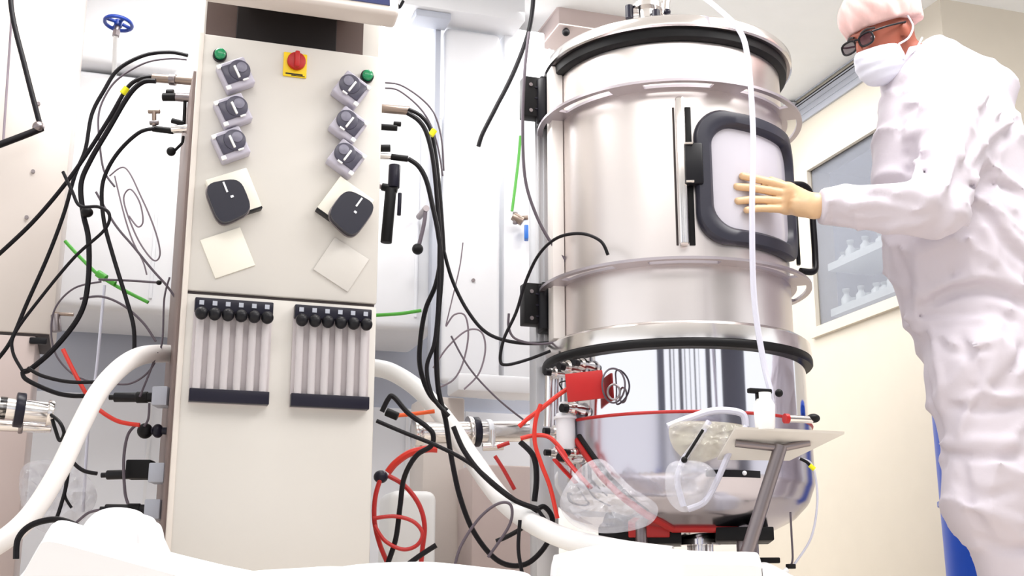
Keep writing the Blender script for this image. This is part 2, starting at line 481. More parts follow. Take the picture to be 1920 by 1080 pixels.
# right of the control cabinet: grey post, white door, extrusion column
pb = 4.38
q0, zt = onB(817, 48, pb); q1, zbt = onB(826, 722, pb)
single('door_post', MB().box((q0, pb, 0), (q0+0.022, pb+0.05, zt), 0.002, m=MROOM), M['bluegrey'], 'slim grey post between two white isolator doors', 'post')
d0, dz1 = onB(836, 50, pb); d1, dz0 = onB(938, 722, pb)
g = root('isolator_door', 'tall white isolator door right of the slim grey post', 'door', frame(room(d0, pb, dz0), A, B))
part('door_leaf', MB().box((d0, pb, dz0), (d1, pb+0.06, dz1), 0.02, 4, m=MROOM), M['panel'], g)
aa, zz = onB(887, 526, pb)
part('door_screw', MB().cyl(room(aa, pb, zz), room(aa, pb-0.006, zz), 0.007), M['darksteel'], g)
e0, ez0 = onB(944, 700, pb+0.02); e1, _ = onB(1003, 700, pb+0.02)
single('isolator_cabinet', MB().box((e0, pb+0.02, 0.93), (e1+0.05, pb+0.4, 2.38), 0.01, m=MROOM), M['panel'], 'narrow white cabinet side between door and aluminium column', 'cabinet')
# horizontal beam above
q0, zl = onB(745, 22, pb-0.12); q1, zr = onB(985, 44, pb-0.12)
g = root('ceiling_duct', 'white overhead duct above the isolator door', 'duct', frame(room(q0, pb, zl), A, B))
part('duct_body', MB().box((q0, pb-0.12, dz1+0.01), (q1, pb+0.35, CEIL-0.002), 0.006, m=MROOM), M['panel'], g)
part('duct_bracket', MB().box((onB(780, 40, pb-0.1)[0], pb-0.1, dz1-0.02), (d0-0.005, pb+0.0, dz1+0.008), 0.004, m=MROOM), M['bluegrey'], g)
part('duct_clip', MB().tube([onBP(742, 0, pb-0.2), onBP(748, 14, pb-0.2), onBP(756, 2, pb-0.2)], 0.006), M['black'], g)
# pinkish box at the top, beside the vessel
q0, zt = onB(1012, -60, 4.5); q1, zz = onB(1192, 60, 4.5)
zz = onB(1012, 18, 4.5)[1]
g = root('filter_box', 'pinkish grey box under the ceiling left of the vessel lid', 'box', frame(room(q0, 4.5, zz), A, B))
part('box_upper', MB().box((q0, 4.3, zz), (q1, 4.8, CEIL-0.002), 0.008, m=MROOM), M['pink'], g)
z3 = onB(1012, 62, 4.4)[1]
part('box_lower', MB().box((q0+0.01, 4.302, z3), (q1-0.02, 4.8, zz-0.02), 0.008, m=MROOM), M['pink'], g)
part('box_gap', MB().box((q0+0.02, 4.31, zz-0.02), (q1-0.03, 4.79, zz), m=MROOM), M['darkgap'], g, smooth=False)
part('box_lamp', MB().box((q0+0.15, 4.5, z3-0.01), (q0+0.3, 4.58, z3), 0.003, m=MROOM), M['darksteel'], g)
P = room(q0+0.05, 4.33, z3-0.016)
part('box_stud', MB().sph(P, 0.016).cyl(P, P + Z*0.016, 0.006), M['rubber'], g)
# low equipment seen through the gap
q0, zt = onB(800, 700, 4.2); q1, _ = onB(1040, 746, 4.2); zz = onB(1040, 746, 4.2)[1]
single('white_beam', MB().box((q0+0.1, 4.15, zz), (q1, 4.3, zt), 0.01, m=MROOM), M['panel'], 'white horizontal beam running behind the hoses to the vessel', 'beam')
q0, zt = onB(795, 742, 4.3); q1, _ = onB(872, 742, 4.3)
single('pedestal', MB().box((q0, 4.3, 0), (q1, 4.5, zt), 0.008, m=MROOM), M['panel2'], 'cream pedestal under the slim grey post', 'pedestal')
q0, zt = onB(885, 870, 4.1); q1, _ = onB(1010, 870, 4.1)
single('side_unit', MB().box((q0, 4.1, 0), (q1, 4.28, zt), 0.008, m=MROOM), M['pink'], 'low pinkish grey unit behind the looped cables', 'cabinet')
q0, zt = onB(715, 925, 4.2); q1, _ = onB(800, 925, 4.2)
single('white_canister', MB().box((q0, 4.05, 0), (q1, 4.25, zt), 0.03, 4, m=MROOM), M['white'], 'white rounded canister behind the red cable loops', 'canister')

# blue valve wheel
vc = W(222, 44, 3.95)
vm = frame(vc, A, B) @ Matrix.Rotation(math.radians(-5), 4, 'X') @ Matrix.Rotation(math.radians(6), 4, 'Y')
g = root('valve_handwheel', 'blue handwheel valve in front of the white rounded box', 'valve', vm)
s = MB(); R_ = 0.046
s.tube([(R_*math.cos(t*math.pi/12), R_*math.sin(t*math.pi/12), 0) for t in range(24)], 0.0065, raw=True, closed=True)
for k in range(4):
    t = k*math.pi/2+0.4; s.tube([(0, 0, 0.004), (R_*math.cos(t), R_*math.sin(t), 0)], 0.006, raw=True)
s.cyl((0, 0, -0.012), (0, 0, 0.01), 0.014)
part('handwheel', s, M['blue'], g, local=True)
part('stem', MB().cyl((0, 0, -0.035), (0, 0, -0.01), 0.009).cyl((0, 0, -0.05), (0, 0, -0.03), 0.013, 6), M['darksteel'], g, local=True)
part('valve_pipe', MB().cyl((0, 0, -0.045), (0, 0.42, -0.04), 0.009), M['white'], g, local=True)

# blue barrel in the corner by the legs
bc = room(2.775, 3.5)
g = root('blue_bin', 'tall blue plastic bin behind the worker\'s legs', 'bin', frame(bc, A, B))
hz = W(1740, 735, bc.y)[2]
part('bin_body', MB().lathe([(0, 0.0), (0.125, 0.0), (0.135, 0.01), (0.138, 0.44), (0.146, 0.445), (0.146, 0.46), (0.138, 0.465), (0.14, hz-0.05), (0, hz-0.05)], seg=48), M['barrel'], g, local=True)
part('bin_lid', MB().lathe([(0, hz), (0.12, hz), (0.147, hz-0.02), (0.147, hz-0.05), (0, hz-0.05)], seg=48), M['barrel'], g, local=True)
# unseen blue bins added behind the photographer to put blue into the mirror steel
for k, (x, y) in enumerate([(0.85, 0.2), (-1.3, 0.9)]):
    o = copy_tree(g); o.location = (x, y-1.4, 0); o['label'] = ['added unseen blue bin behind the camera for reflections', 'added unseen blue bin left of the camera for reflections'][k]

# ------------------------------------------------------------------ control cabinet
CW = 0.517
g = root('control_cabinet', 'light grey control cabinet with pumps and flow tubes on its front', 'cabinet', MCAB)
cabg = g
SEAM = 0.927; TOP = 1.668
part('lower_body', MB().box((0, 0, 0.02), (CW, 0.55, SEAM-0.004), 0.006, m=MCAB), M['cab'], g)
part('upper_body', MB().box((0, 0, SEAM+0.004), (CW, 0.55, TOP), 0.006, m=MCAB), M['cab'], g)
part('seam', MB().box((0.006, 0.008, SEAM-0.004), (CW-0.006, 0.54, SEAM+0.004), m=MCAB), M['darkgap'], g, smooth=False)
part('side_shade_strip', MB().box((-0.012, 0.03, 0.03), (0.0, 0.53, 1.565), 0.002, m=MCAB), M['cabshade'], g)  # brownish shadow down the cabinet side, painted as a strip
part('front_lip', MB().box((-0.004, -0.004, 0.02), (0.010, 0.03, TOP), 0.002, m=MCAB), M['cabedge'], g)
s = MB(); s.box((0.01, 0.07, TOP), (CW-0.0, 0.5, TOP+0.32), 0.004, m=MCAB)
part('neck', s, M['cab'], g)
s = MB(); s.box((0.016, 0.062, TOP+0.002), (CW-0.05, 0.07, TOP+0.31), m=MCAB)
part('neck_shade_panel', s, M['neck'], g, smooth=False)  # shade under the monitor painted as a brown panel
s = MB(); s.box((0.1, 0.056, TOP+0.008), (CW-0.13, 0.063, TOP+0.3), 0.002, m=MCAB)
part('neck_shade_core', s, M['deepblack'], g, smooth=False)  # deepest shade in the neck, painted black
# monitor
mm = frame(MCAB @ Vector((0.0, -0.12, 1.748)), A, B) @ Matrix.Rotation(math.radians(-12), 4, 'X')
g = root('touch_monitor', 'monitor with dark blue screen on top of the control cabinet', 'monitor', mm)
part('bezel', MB().box((0.0, 0, 0.0), (0.535, 0.07, 0.36), 0.012, 3), M['bezel'], g, local=True)
part('screen', MB().box((0.03, -0.003, 0.026), (0.507, 0.004, 0.33), 0.001), M['screen'], g, local=True)
part('monitor_mount', MB().box((0.12, 0.06, 0.08), (0.42, 0.17, 0.3), 0.01), M['neck'], g, local=True)

def local_cab(x, y, v): u, z = oncab(x, y, v); return u, z
def pump(x, y, rot, mir, label):
    v = -0.042
    u, z = oncab(x, y, v)
    m = MCAB @ Matrix.Translation((u, 0, z)) @ Matrix.Rotation(math.radians(rot), 4, 'Y')
    # local: x right, z up, front towards -y
    s = 0.041
    mb = MB().box((-s, -0.04, -s), (s, 0.0, s), 0.006, 3, m=m)
    o = part('pump_head', mb, M['pumpg'], cabg, label=label)
    cx = 0.011*mir
    part('rotor_cover', MB().cyl((cx, -0.038, 0.004), (cx, -0.049, 0.004), 0.030, 32, m=m, bevel=0.003), M['pumpd'], o)
    part('tube_bed', MB().box((-0.034*mir if mir > 0 else 0.0, -0.046, -0.024), (0.0 if mir > 0 else 0.034, -0.038, 0.03), 0.003, m=m), M['pumpd'], o)
    part('rotor', MB().cyl((cx+0.008*mir, -0.048, 0.008), (cx+0.008*mir, -0.053, 0.008), 0.015, 20, m=m, bevel=0.002), M['pumpm'], o)
    part('lever', MB().box((cx-0.010*mir-0.003, -0.056, -0.018), (cx-0.010*mir+0.003, -0.048, 0.018), 0.001, m=m), M['white'], o)
    for zz in (-0.032, 0.032):
        part('clamp_tab', MB().box((-0.036*mir-0.007, -0.045, zz-0.006), (-0.036*mir+0.007, -0.038, zz+0.006), 0.002, m=m), M['white'], o)
    part('rotor_tab', MB().box((cx-0.004, -0.052, -0.03), (cx+0.012, -0.047, -0.025), 0.001, m=m), M['white'], o)
for x, y in [(443, 137), (438, 205), (434, 268)]: pump(x, y, -27, 1, None)
for x, y in [(660, 165), (655, 232), (651, 294)]: pump(x, y, 33, -1, None)
def big_pump(x, y, rot, mir):
    u, z = oncab(x, y, -0.02)
    m = MCAB @ Matrix.Translation((u, 0, z)) @ Matrix.Rotation(math.radians(rot), 4, 'Y')
    s = 0.058
    o = part('pump_drive', MB().box((-s, -0.03, -s), (s, 0.0, s), 0.003, m=m), M['cream'], cabg, label='larger pump with cream plate and charcoal cover')
    part('drive_edge', MB().box((-s, -0.029, -s-0.004), (s, -0.001, -s+0.002), 0.001, m=m), M['black'], o)
    t = MB(); poly = []
    w_, h_ = 0.049, 0.055; c0 = -0.024*mir; zc_ = -0.020
    for k in range(28):
        a = 2*math.pi*k/28
        px_ = abs(math.cos(a))**0.55*math.copysign(1, math.cos(a)); pz_ = abs(math.sin(a))**0.55*math.copysign(1, math.sin(a))
        poly.append((c0 + w_*px_, zc_ + h_*pz_*(1-0.12*px_*mir)))
    t.prism(poly, -0.058, -0.03, m)
    c = part('pump_cover', t, M['charcoal'], o)
    part('cover_edge', MB().prism([(c0+(x_-c0)*1.05, zc_+(z_-zc_)*1.05) for x_, z_ in poly], -0.04, -0.03, m), M['darksteel'], o)
    part('cover_mark', MB().box((c0+0.000, -0.0595, -0.0), (c0+0.005, -0.058, 0.03), m=m).box((c0+0.006, -0.0595, -0.018), (c0+0.014, -0.058, -0.012), m=m), M['palegrey'], o)
big_pump(438, 364, -24, 1)
big_pump(648, 384, 32, -1)
for x, y, r_ in [(427, 474, -24), (640, 496, 30)]:
    u, z = oncab(x, y, -0.004); m = MCAB @ Matrix.Translation((u, 0, z)) @ Matrix.Rotation(math.radians(r_), 4, 'Y')
    part('blank_plate', MB().box((-0.056, -0.006, -0.056), (0.056, 0.001, 0.056), 0.001, m=m), M['cream'] if x < 500 else M['cab'], cabg, label='square blank cover plate')
for x, y in [(413, 100), (690, 140)]:
    u, z = oncab(x, y, -0.02); m = MCAB @ Matrix.Translation((u, 0, z))
    o = part('button_collar', MB().cyl((0, 0.0, 0), (0, -0.012, 0), 0.019, 24, m=m), M['black'], cabg)
    part('green_button', MB().cyl((0, -0.011, 0), (0, -0.022, 0), 0.0155, 24, m=m).sph((0, -0.021, 0), 0.0155, (1, 0.45, 1), m=m), M['green'], o)
u, z = oncab(553, 123, 0); m = MCAB @ Matrix.Translation((u, 0, z))
o = part('switch_plate', MB().box((-0.033, -0.006, -0.036), (0.033, 0.001, 0.036), 0.002, m=m), M['yellow'], cabg)
part('switch_knob', MB().cyl((0.002, -0.005, 0.008), (0.002, -0.022, 0.008), 0.026, 28, m=m, bevel=0.004).box((-0.005, -0.036, -0.016), (0.009, -0.02, 0.032), 0.004, m=m), M['red'], o)
part('switch_mark', MB().box((-0.026, -0.0068, -0.031), (0.022, -0.0055, -0.027), m=m).box((-0.01, -0.0068, -0.034), (0.028, -0.0055, -0.032), m=m), M['deepblack'], o)
# flow meters
for (xl, yl), (xr, yr), zb_ in [((366, 560), (513, 570), 0.632), ((553, 574), (697, 585), 0.632)]:
    u0, zt = oncab(xl, yl, -0.03); u1, _ = oncab(xr, yr, -0.03)
    zt = 0.906
    o = part('flowmeter_rack', MB().box((u0, -0.012, zb_), (u1, 0.001, zt), 0.001, m=MCAB), M['rackback'], cabg)
    part('top_block', MB().box((u0, -0.035, zt-0.036), (u1, -0.01, zt), 0.003, m=MCAB), M['navy'], o)
    part('bottom_block', MB().box((u0, -0.035, zb_), (u1, -0.01, zb_+0.034), 0.002, m=MCAB), M['navy'], o)
    n = 6; st = (u1-u0)/n
    tb = MB().cyl((u0+st/2, -0.024, zb_+0.034), (u0+st/2, -0.024, zt-0.036), 0.0105, 16, m=MCAB)
    t0 = part('flow_tube', tb, M['tube'], o)
    kb = MB().sph((u0+st/2, -0.05, zt-0.046), 0.0165, (1, 1, 1.05), m=MCAB).cyl((u0+st/2, -0.03, zt-0.04), (u0+st/2, -0.05, zt-0.046), 0.009, m=MCAB)
    k0 = part('flow_knob', kb, M['black'], o)
    tg = MB().box((u0+st/2-0.006, -0.0365, zt-0.02), (u0+st/2+0.006, -0.0345, zt-0.008), m=MCAB)
    g0 = part('knob_tag', tg, M['bluegrey'], o, smooth=False)
    sc = MB().box((u0+st/2-0.002, -0.0125, zb_+0.05), (u0+st/2+0.001, -0.0118, zt-0.06), m=MCAB)
    s0 = part('tube_scale', sc, M['pumpm'], o, smooth=False)
    for k in range(1, n):
        for src in (t0, k0, g0, s0):
            c = src.copy(); COL.objects.link(c); c.location = src.location + Vector((st*k, 0, 0))

# ------------------------------------------------------------------ the vessel
g = root('process_vessel', 'tall cylindrical stainless steel vessel with a black framed side window', 'vessel', MVES)
ves = g
def lath(name, prof, material, parent=ves, seg=160, close=False, label=None, m=MVES, a0=0, a1=360):
    return part(name, MB().lathe(prof, seg=seg, m=m, close=close, a0=a0, a1=a1), material, parent, label=label)
RB = 0.340
lath('lid', [(0.374, 1.702), (0.380, 1.706), (0.380, 1.728), (0.374, 1.736), (0.33, 1.745), (0.25, 1.80), (0.12, 1.835), (0.0, 1.84)], M['steel2'])
lath('lid_gasket', [(0.30, 1.672), (0.356, 1.672), (0.362, 1.677), (0.364, 1.701), (0.30, 1.703)], M['rubber'])
lath('lid_underside_shade', [(0.30, 1.7015), (0.374, 1.7015)], M['darksteel'])  # shading under the flange put into a darker steel
lath('top_band', [(0.30, 1.674), (RB-0.004, 1.674), (RB, 1.67), (RB, 1.547)], M['steel'])
def lift_ring(z, t=0.008, ro=0.400, ri=RB):
    mb = MB(); bm = mb.bm
    rs = [ri-0.003, ri+0.017, ro-0.016, ro]
    n = 144; V = {}
    for lay, zz in ((0, z), (1, z+t)):
        for i in range(n):
            for j, r in enumerate(rs):
                a = 2*math.pi*i/n; V[lay, i, j] = bm.verts.new(MVES @ Vector((r*math.sin(a), -r*math.cos(a), zz)))
    def isslot(i, j):
        if j != 1: return False
        d = (i+0.5)*360/n; q = ((d - 5 + 22.5) % 45) - 22.5
        return abs(q) < 15
    for i in range(n):
        i2 = (i+1) % n
        for j in range(3):
            if isslot(i, j): continue
            bm.faces.new((V[0, i, j], V[0, i2, j], V[0, i2, j+1], V[0, i, j+1]))
            bm.faces.new((V[1, i, j], V[1, i, j+1], V[1, i2, j+1], V[1, i2, j]))
        bm.faces.new((V[0, i, 3], V[0, i2, 3], V[1, i2, 3], V[1, i, 3]))
        if isslot(i, 1):
            bm.faces.new((V[0, i, 1], V[0, i2, 1], V[1, i2, 1], V[1, i, 1])); bm.faces.new((V[0, i, 2], V[0, i2, 2], V[1, i2, 2], V[1, i, 2]))
            if not isslot((i-1) % n, 1): bm.faces.new((V[0, i, 1], V[0, i, 2], V[1, i, 2], V[1, i, 1]))
            if not isslot(i2, 1): bm.faces.new((V[0, i2, 1], V[0, i2, 2], V[1, i2, 2], V[1, i2, 1]))
    return mb
part('lifting_ring', lift_ring(1.525), M['ringsteel'], ves)
lath('middle_shell', [(RB, 1.547), (RB, 1.02)], M['steel'])
part('lifting_ring', lift_ring(1.016), M['ringsteel'], ves)
lath('lower_shell', [(RB, 1.02), (RB, 0.85)], M['steel'])
lath('body_flange', [(RB, 0.862), (0.372, 0.855), (0.385, 0.845), (0.388, 0.82), (0.388, 0.806), (0.33, 0.804)], M['steel2'])
lath('body_gasket', [(0.33, 0.783), (0.386, 0.783), (0.390, 0.788), (0.390, 0.801), (0.386, 0.806), (0.33, 0.806)], M['rubber'])
KR = 0.368
lath('kettle', [(KR, 0.785), (KR, 0.60), (KR, 0.45), (KR-0.02, 0.40), (KR-0.06, 0.36), (0.24, 0.325), (0.12, 0.30), (0.0, 0.29)], M['chrome'])
# jacket on the lower half, slanted cut at its left end
def jacket():
    mb = MB(); bm = mb.bm
    prof = [(KR+0.008, 0.612), (KR+0.008, 0.45), (KR-0.012, 0.398), (KR-0.053, 0.356), (0.245, 0.322)]
    pts = []
    L = [0]
    for i in range(1, len(prof)): L.append(L[-1] + math.dist(prof[i], prof[i-1]))
    def at(s):
        for i in range(1, len(prof)):
            if s <= L[i] + 1e-9:
                f = (s-L[i-1])/(L[i]-L[i-1]); return (prof[i-1][0]+(prof[i][0]-prof[i-1][0])*f, prof[i-1][1]+(prof[i][1]-prof[i-1][1])*f)
        return prof[-1]
    nu, nv = 110, 30
    rows = []
    for i in range(nu+1):
        th = -46 + i*(250/nu)
        smax = L[-1]
        if th < -6:                                # slanted lower edge
            smax = 0.055 + (th+46)/40*(L[-1]-0.055)
        row = []
        for j in range(nv+1):
            r, z = at(smax*j/nv); row.append((th, r, z))
        rows.append(row)
    V = [[bm.verts.new(cylp(t, z, r)) for (t, r, z) in row] for row in rows]
    V2 = [[bm.verts.new(cylp(t, z, r-0.009)) for (t, r, z) in row] for row in rows]
    for i in range(nu):
        for j in range(nv):
            bm.faces.new((V[i][j], V[i+1][j], V[i+1][j+1], V[i][j+1])); bm.faces.new((V2[i][j], V2[i][j+1], V2[i+1][j+1], V2[i+1][j]))
        bm.faces.new((V[i][0], V2[i][0], V2[i+1][0], V[i+1][0])); bm.faces.new((V[i][-1], V[i+1][-1], V2[i+1][-1], V2[i][-1]))
    for j in range(nv): bm.faces.new((V[0][j], V[0][j+1], V2[0][j+1], V2[0][j]))
    return mb, rows
mb, rows = jacket()
jk = part('heating_jacket', mb, M['jacket'], ves)
up_edge = [cylp(r_[0][0], r_[0][2], r_[0][1]) for r_ in rows]
lo_edge = [cylp(r_[-1][0], r_[-1][2], r_[-1][1]) for r_ in rows]
part('top_seal', MB().tube(up_edge, 0.0045, raw=True, seg=8), M['redseal'], jk)
part('bottom_seal', MB().tube(lo_edge, 0.011, raw=True, seg=8), M['redseal'], jk)
part('seal_trim', MB().tube([p + Vector((0.004, -0.008, 0.012)) for p in lo_edge[:22]], 0.006, raw=True, seg=8), M['rubber'], jk)
# name plate band on the jacket
mb = MB(); bm = mb.bm
a_, b_ = oncyl(1325, 887, KR+0.012), oncyl(1425, 890, KR+0.012)
for k in range(12):
    t0 = a_[0]+(b_[0]-a_[0])*k/12; t1 = a_[0]+(b_[0]-a_[0])*(k+1)/12
    q = [cylp(t0, a_[1]-0.009, KR+0.009), cylp(t1, a_[1]-0.009, KR+0.009), cylp(t1, a_[1]+0.009, KR+0.009), cylp(t0, a_[1]+0.009, KR+0.009)]
    q2 = [cylp(t0, a_[1]-0.009, KR+0.014), cylp(t1, a_[1]-0.009, KR+0.014), cylp(t1, a_[1]+0.009, KR+0.014), cylp(t0, a_[1]+0.009, KR+0.014)]
    v = [bm.verts.new(p) for p in q2]; bm.faces.new(v)
    v1 = [bm.verts.new(p) for p in q]
    for i in range(4): bm.faces.new((v[i], v[(i+1) % 4], v1[(i+1) % 4], v1[i]))
bmesh.ops.remove_doubles(bm, verts=bm.verts, dist=1e-5)
part('rating_strip', mb, M['black'], jk)
for x in (1350, 1396): part('strip_stud', MB().sph(cylpt(x, 887, KR+0.016), 0.006), M['palegrey'], jk)
# hinge post on the left limb
def vbar(th, r, z0, z1, w, d, mb=None, bev=0.003):
    mb = mb or MB(); t = math.radians(th)
    m = MVES @ Matrix.Rotation(t, 4, 'Z')
    return mb.box((-w/2, -r-d, z0), (w/2, -r, z1), bev, m=m)
part('side_post', vbar(-70, RB+0.0, 0.862, 1.70, 0.06, 0.035), M['post'], ves)
part('vertical_handle', vbar(5.5, RB+0.006, 1.065, 1.495, 0.026, 0.022, bev=0.008), M['steel2'], ves)
part('handle_shade_right', vbar(9.4, RB, 1.07, 1.47, 0.016, 0.004, bev=0.001), M['rubber'], ves)  # shadow line right of the handle, painted as a black strip
part('handle_shade_left', vbar(2.6, RB, 1.07, 1.47, 0.006, 0.003, bev=0.001), M['darkgap'], ves)  # thin shadow line left of the handle, painted brown
# door
T0, T1, Z0, Z1 = 11.5, 84, 1.075, 1.463
def rrect(t0, t1, z0, z1, rad, R, n=10):
    """rounded rectangle outline on the cylinder, as (theta, z)"""
    s0, s1 = math.radians(t0)*R, math.radians(t1)*R; out = []
    for cx, cz, a0 in ((s1-rad, z1-rad, 0), (s0+rad, z1-rad, 90), (s0+rad, z0+rad, 180), (s1-rad, z0+rad, 270)):
        for k in range(n+1):
            a = math.radians(a0 + 90*k/n); out.append((cx+rad*math.cos(a), cz+rad*math.sin(a)))
    dense = []
    for i in range(len(out)):
        p, q = out[i], out[(i+1) % len(out)]; d = math.dist(p, q); m_ = max(1, int(d/0.02))
        for k in range(m_): dense.append((p[0]+(q[0]-p[0])*k/m_, p[1]+(q[1]-p[1])*k/m_))
    return [(math.degrees(x/R), z) for x, z in dense]
def frame_mesh(t0, t1, z0, z1, rad, wid, r0, r1):
    o = rrect(t0, t1, z0, z1, rad, r0)
    dt = math.degrees(wid/r0)
    cx, cz = (t0+t1)/2, (z0+z1)/2; hx, hz_ = (t1-t0)/2, (z1-z0)/2
    def inset(f):
        res = []
        for (t, z) in o:
            res.append((cx+(t-cx)*(hx-dt*f)/hx, cz+(z-cz)*(hz_-wid*f)/hz_))
        return res
    layers = [(0.0, r0), (0.02, r0+(r1-r0)*0.6), (0.15, r1-0.002), (0.4, r1), (0.75, r1-0.001), (0.93, r0+(r1-r0)*0.65), (1.0, r0+0.001)]
    mb = MB(); bm = mb.bm; R_ = []
    for f, r in layers: R_.append([bm.verts.new(cylp(t, z, r)) for t, z in inset(f)])
    n = len(o)
    for L_ in range(len(layers)):
        a_, b_ = R_[L_], R_[(L_+1) % len(layers)]
        for i in range(n): bm.faces.new((a_[i], a_[(i+1) % n], b_[(i+1) % n], b_[i]))
    return mb, inset(0.97)
mb, inner = frame_mesh(T0, T1, Z0, Z1, 0.085, 0.048, RB+0.001, RB+0.028)
door = part('window_door', mb, M['frame'], ves)
mb = MB(); bm = mb.bm
ts = np.linspace(T0+7, T1-7, 30); zs = np.linspace(Z0+0.04, Z1-0.04, 4)
G_ = [[bm.verts.new(cylp(t, z, RB+0.005)) for z in zs] for t in ts]
for i in range(29):
    for j in range(3): bm.faces.new((G_[i][j], G_[i+1][j], G_[i+1][j+1], G_[i][j+1]))
part('window_pane', mb, M['glass'], door)
part('hinge', vbar(10.5, RB+0.004, 1.235, 1.355, 0.05, 0.03, bev=0.006), M['black'], door)
for z in (1.24, 1.35):
    part('hinge_pin', MB().tube([cylp(6.8, z, RB+0.036), cylp(10, z, RB+0.038)], 0.004, seg=8), M['steel2'], door)
hp = [cylp(83, 1.33, RB+0.02), cylp(88, 1.335, RB+0.055), cylp(91, 1.31, RB+0.075), cylp(92, 1.22, RB+0.078), cylp(92, 1.12, RB+0.078), cylp(90, 1.075, RB+0.07), cylp(86, 1.07, RB+0.03)]
part('door_handle', MB().tube(hp, 0.010, seg=10), M['black'], door)
part('handle_plate', vbar(87, RB+0.02, 1.09, 1.32, 0.02, 0.012), M['black'], door)
# lid fittings
s = MB()
rnd = random.Random(3)
c = MVES @ Vector((-0.05, -0.18, 1.80))
s.cyl(c, c + Z*0.09, 0.03); s.cyl(c + Z*0.05, c + Z*0.065, 0.045); s.cyl(c + Z*0.09, c + Z*0.16, 0.018)
s.cyl(c + Vector((0.05, 0.02, 0)), c + Vector((0.06, 0.02, 0.10)), 0.014); s.sph(c + Vector((0.06, 0.02, 0.11)), 0.02)
s.cyl(c + Vector((-0.05, 0.0, 0.03)), c + Vector((0.03, 0.0, 0.04)), 0.012)
part('lid_nozzle', s, M['steel2'], ves)
for s in (MB().cyl(c + Vector((-0.055, -0.01, 0.02)), c + Vector((-0.055, -0.01, 0.06)), 0.012), MB().cyl(c + Vector((0.02, -0.04, 0.0)), c + Vector((0.02, -0.04, 0.03)), 0.012), MB().sph(c + Vector((0.055, -0.03, 0.03)), 0.011)):
    part('nozzle_cap', s, M['navy'], ves)
# outlet pipes and legs under the kettle
s = MB()
s.cyl((0.05, -0.10, 0.0), (0.05, -0.10, 0.33), 0.036, m=MVES); s.cyl((0.05, -0.10, 0.285), (0.05, -0.10, 0.30), 0.055, m=MVES)
part('outlet_pipe', s, M['steel2'], ves)
for th in (-55, -25, 40, 125, 200):
    p = cylp(th, 0, 0.25)
    part('leg', MB().cyl(p, (p.x, p.y, 0.36), 0.017), M['darksteel'], ves)
for lo_, hi_ in [((-0.22, -0.22, 0.285), (0.0, -0.02, 0.33)), ((0.09, -0.24, 0.29), (0.24, -0.02, 0.325)), ((-0.26, -0.14, 0.235), (0.26, -0.12, 0.25))]:
    part('under_bracket', MB().box(lo_, hi_, 0.003, m=MVES), M['rubber'], ves)
s = MB(); s.box((-0.14, -0.235, 0.30), (-0.03, -0.215, 0.345), 0.004, m=MVES)
part('drain_block', s, M['redseal'], ves)
# clamps and small valves on the left of the kettle
for x, y, r in [(1075, 690, .02), (1100, 684, .016), (1052, 700, .018), (1080, 768, .022), (1050, 810, .018), (1075, 860, .02), (1052, 850, .016), (1085, 850, .014)]:
    p = cylpt(x, y, KR+0.01); d = (p - Vector((AX[0], AX[1], p.z))).normalized()
    o = part('side_port', MB().cyl(p - d*0.03, p + d*0.035, r*0.7, 16).cyl(p + d*0.012, p + d*0.02, r, 16), M['steel2'], ves)
    part('port_cap', MB().cyl(p + d*0.035, p + d*0.05, r*0.55, 12), M['black'], o)
s = MB(); P0 = cylpt(1060, 775, KR+0.03); P1 = cylpt(1062, 845, KR+0.03)
s.cyl(P0, P1, 0.026, 20, bevel=0.004); s.cyl(P0 + Z*0.03, P0, 0.016); s.cyl(P0 - Z*0.01, P0 - Z*0.016, 0.032)
part('valve_body', s, M['palegrey'], ves)
# left corner column in steel behind valves
part('sight_pipe', MB().cyl(cylpt(1032, 700, KR+0.012), cylpt(1030, 800, KR+0.012), 0.016), M['steel2'], ves)
# red tag
P = cylpt(1097, 724, KR+0.05); dx = Vector(RV.tolist()); tm = frame(P, (dx*0.99 + Z*0.09).normalized(), Vector(DV.tolist()), Vector((-0.09, 0, 1)).normalized())
g = root('red_tag', 'bright red rectangular tag hanging by the kettle valves', 'tag', tm)
part('tag_card', MB().box((-0.05, -0.004, -0.038), (0.05, 0.004, 0.038), 0.002), M['red'], g, local=True)
part('tag_wire', MB().tube([(-0.05, 0, 0.02), (-0.07, 0.03, 0.02), (-0.06, 0.06, 0.0)], 0.002, seg=6), M['rubber'], g, local=True)
P = cylpt(1150, 722, KR+0.02)
ring = [P + dx*0.03*math.cos(t) + Z*0.046*math.sin(t) + Vector((0, -0.008*math.cos(2*t), 0)) for t in np.linspace(0, 2*math.pi, 16)[:-1]]
g = root('coiled_wire', 'small black coiled wire right of the red tag', 'cable', frame(P, A, B))
part('wire_loop', MB().tube(ring, 0.0026, seg=8, closed=True), M['gcable'], g)
ring = [P + Vector((0, -0.01, -0.02)) + dx*0.016*math.cos(t) + Z*0.02*math.sin(t) for t in np.linspace(0, 2*math.pi, 12)[:-1]]
part('wire_loop', MB().tube(ring, 0.003, seg=8, closed=True), M['darksteel'], g)

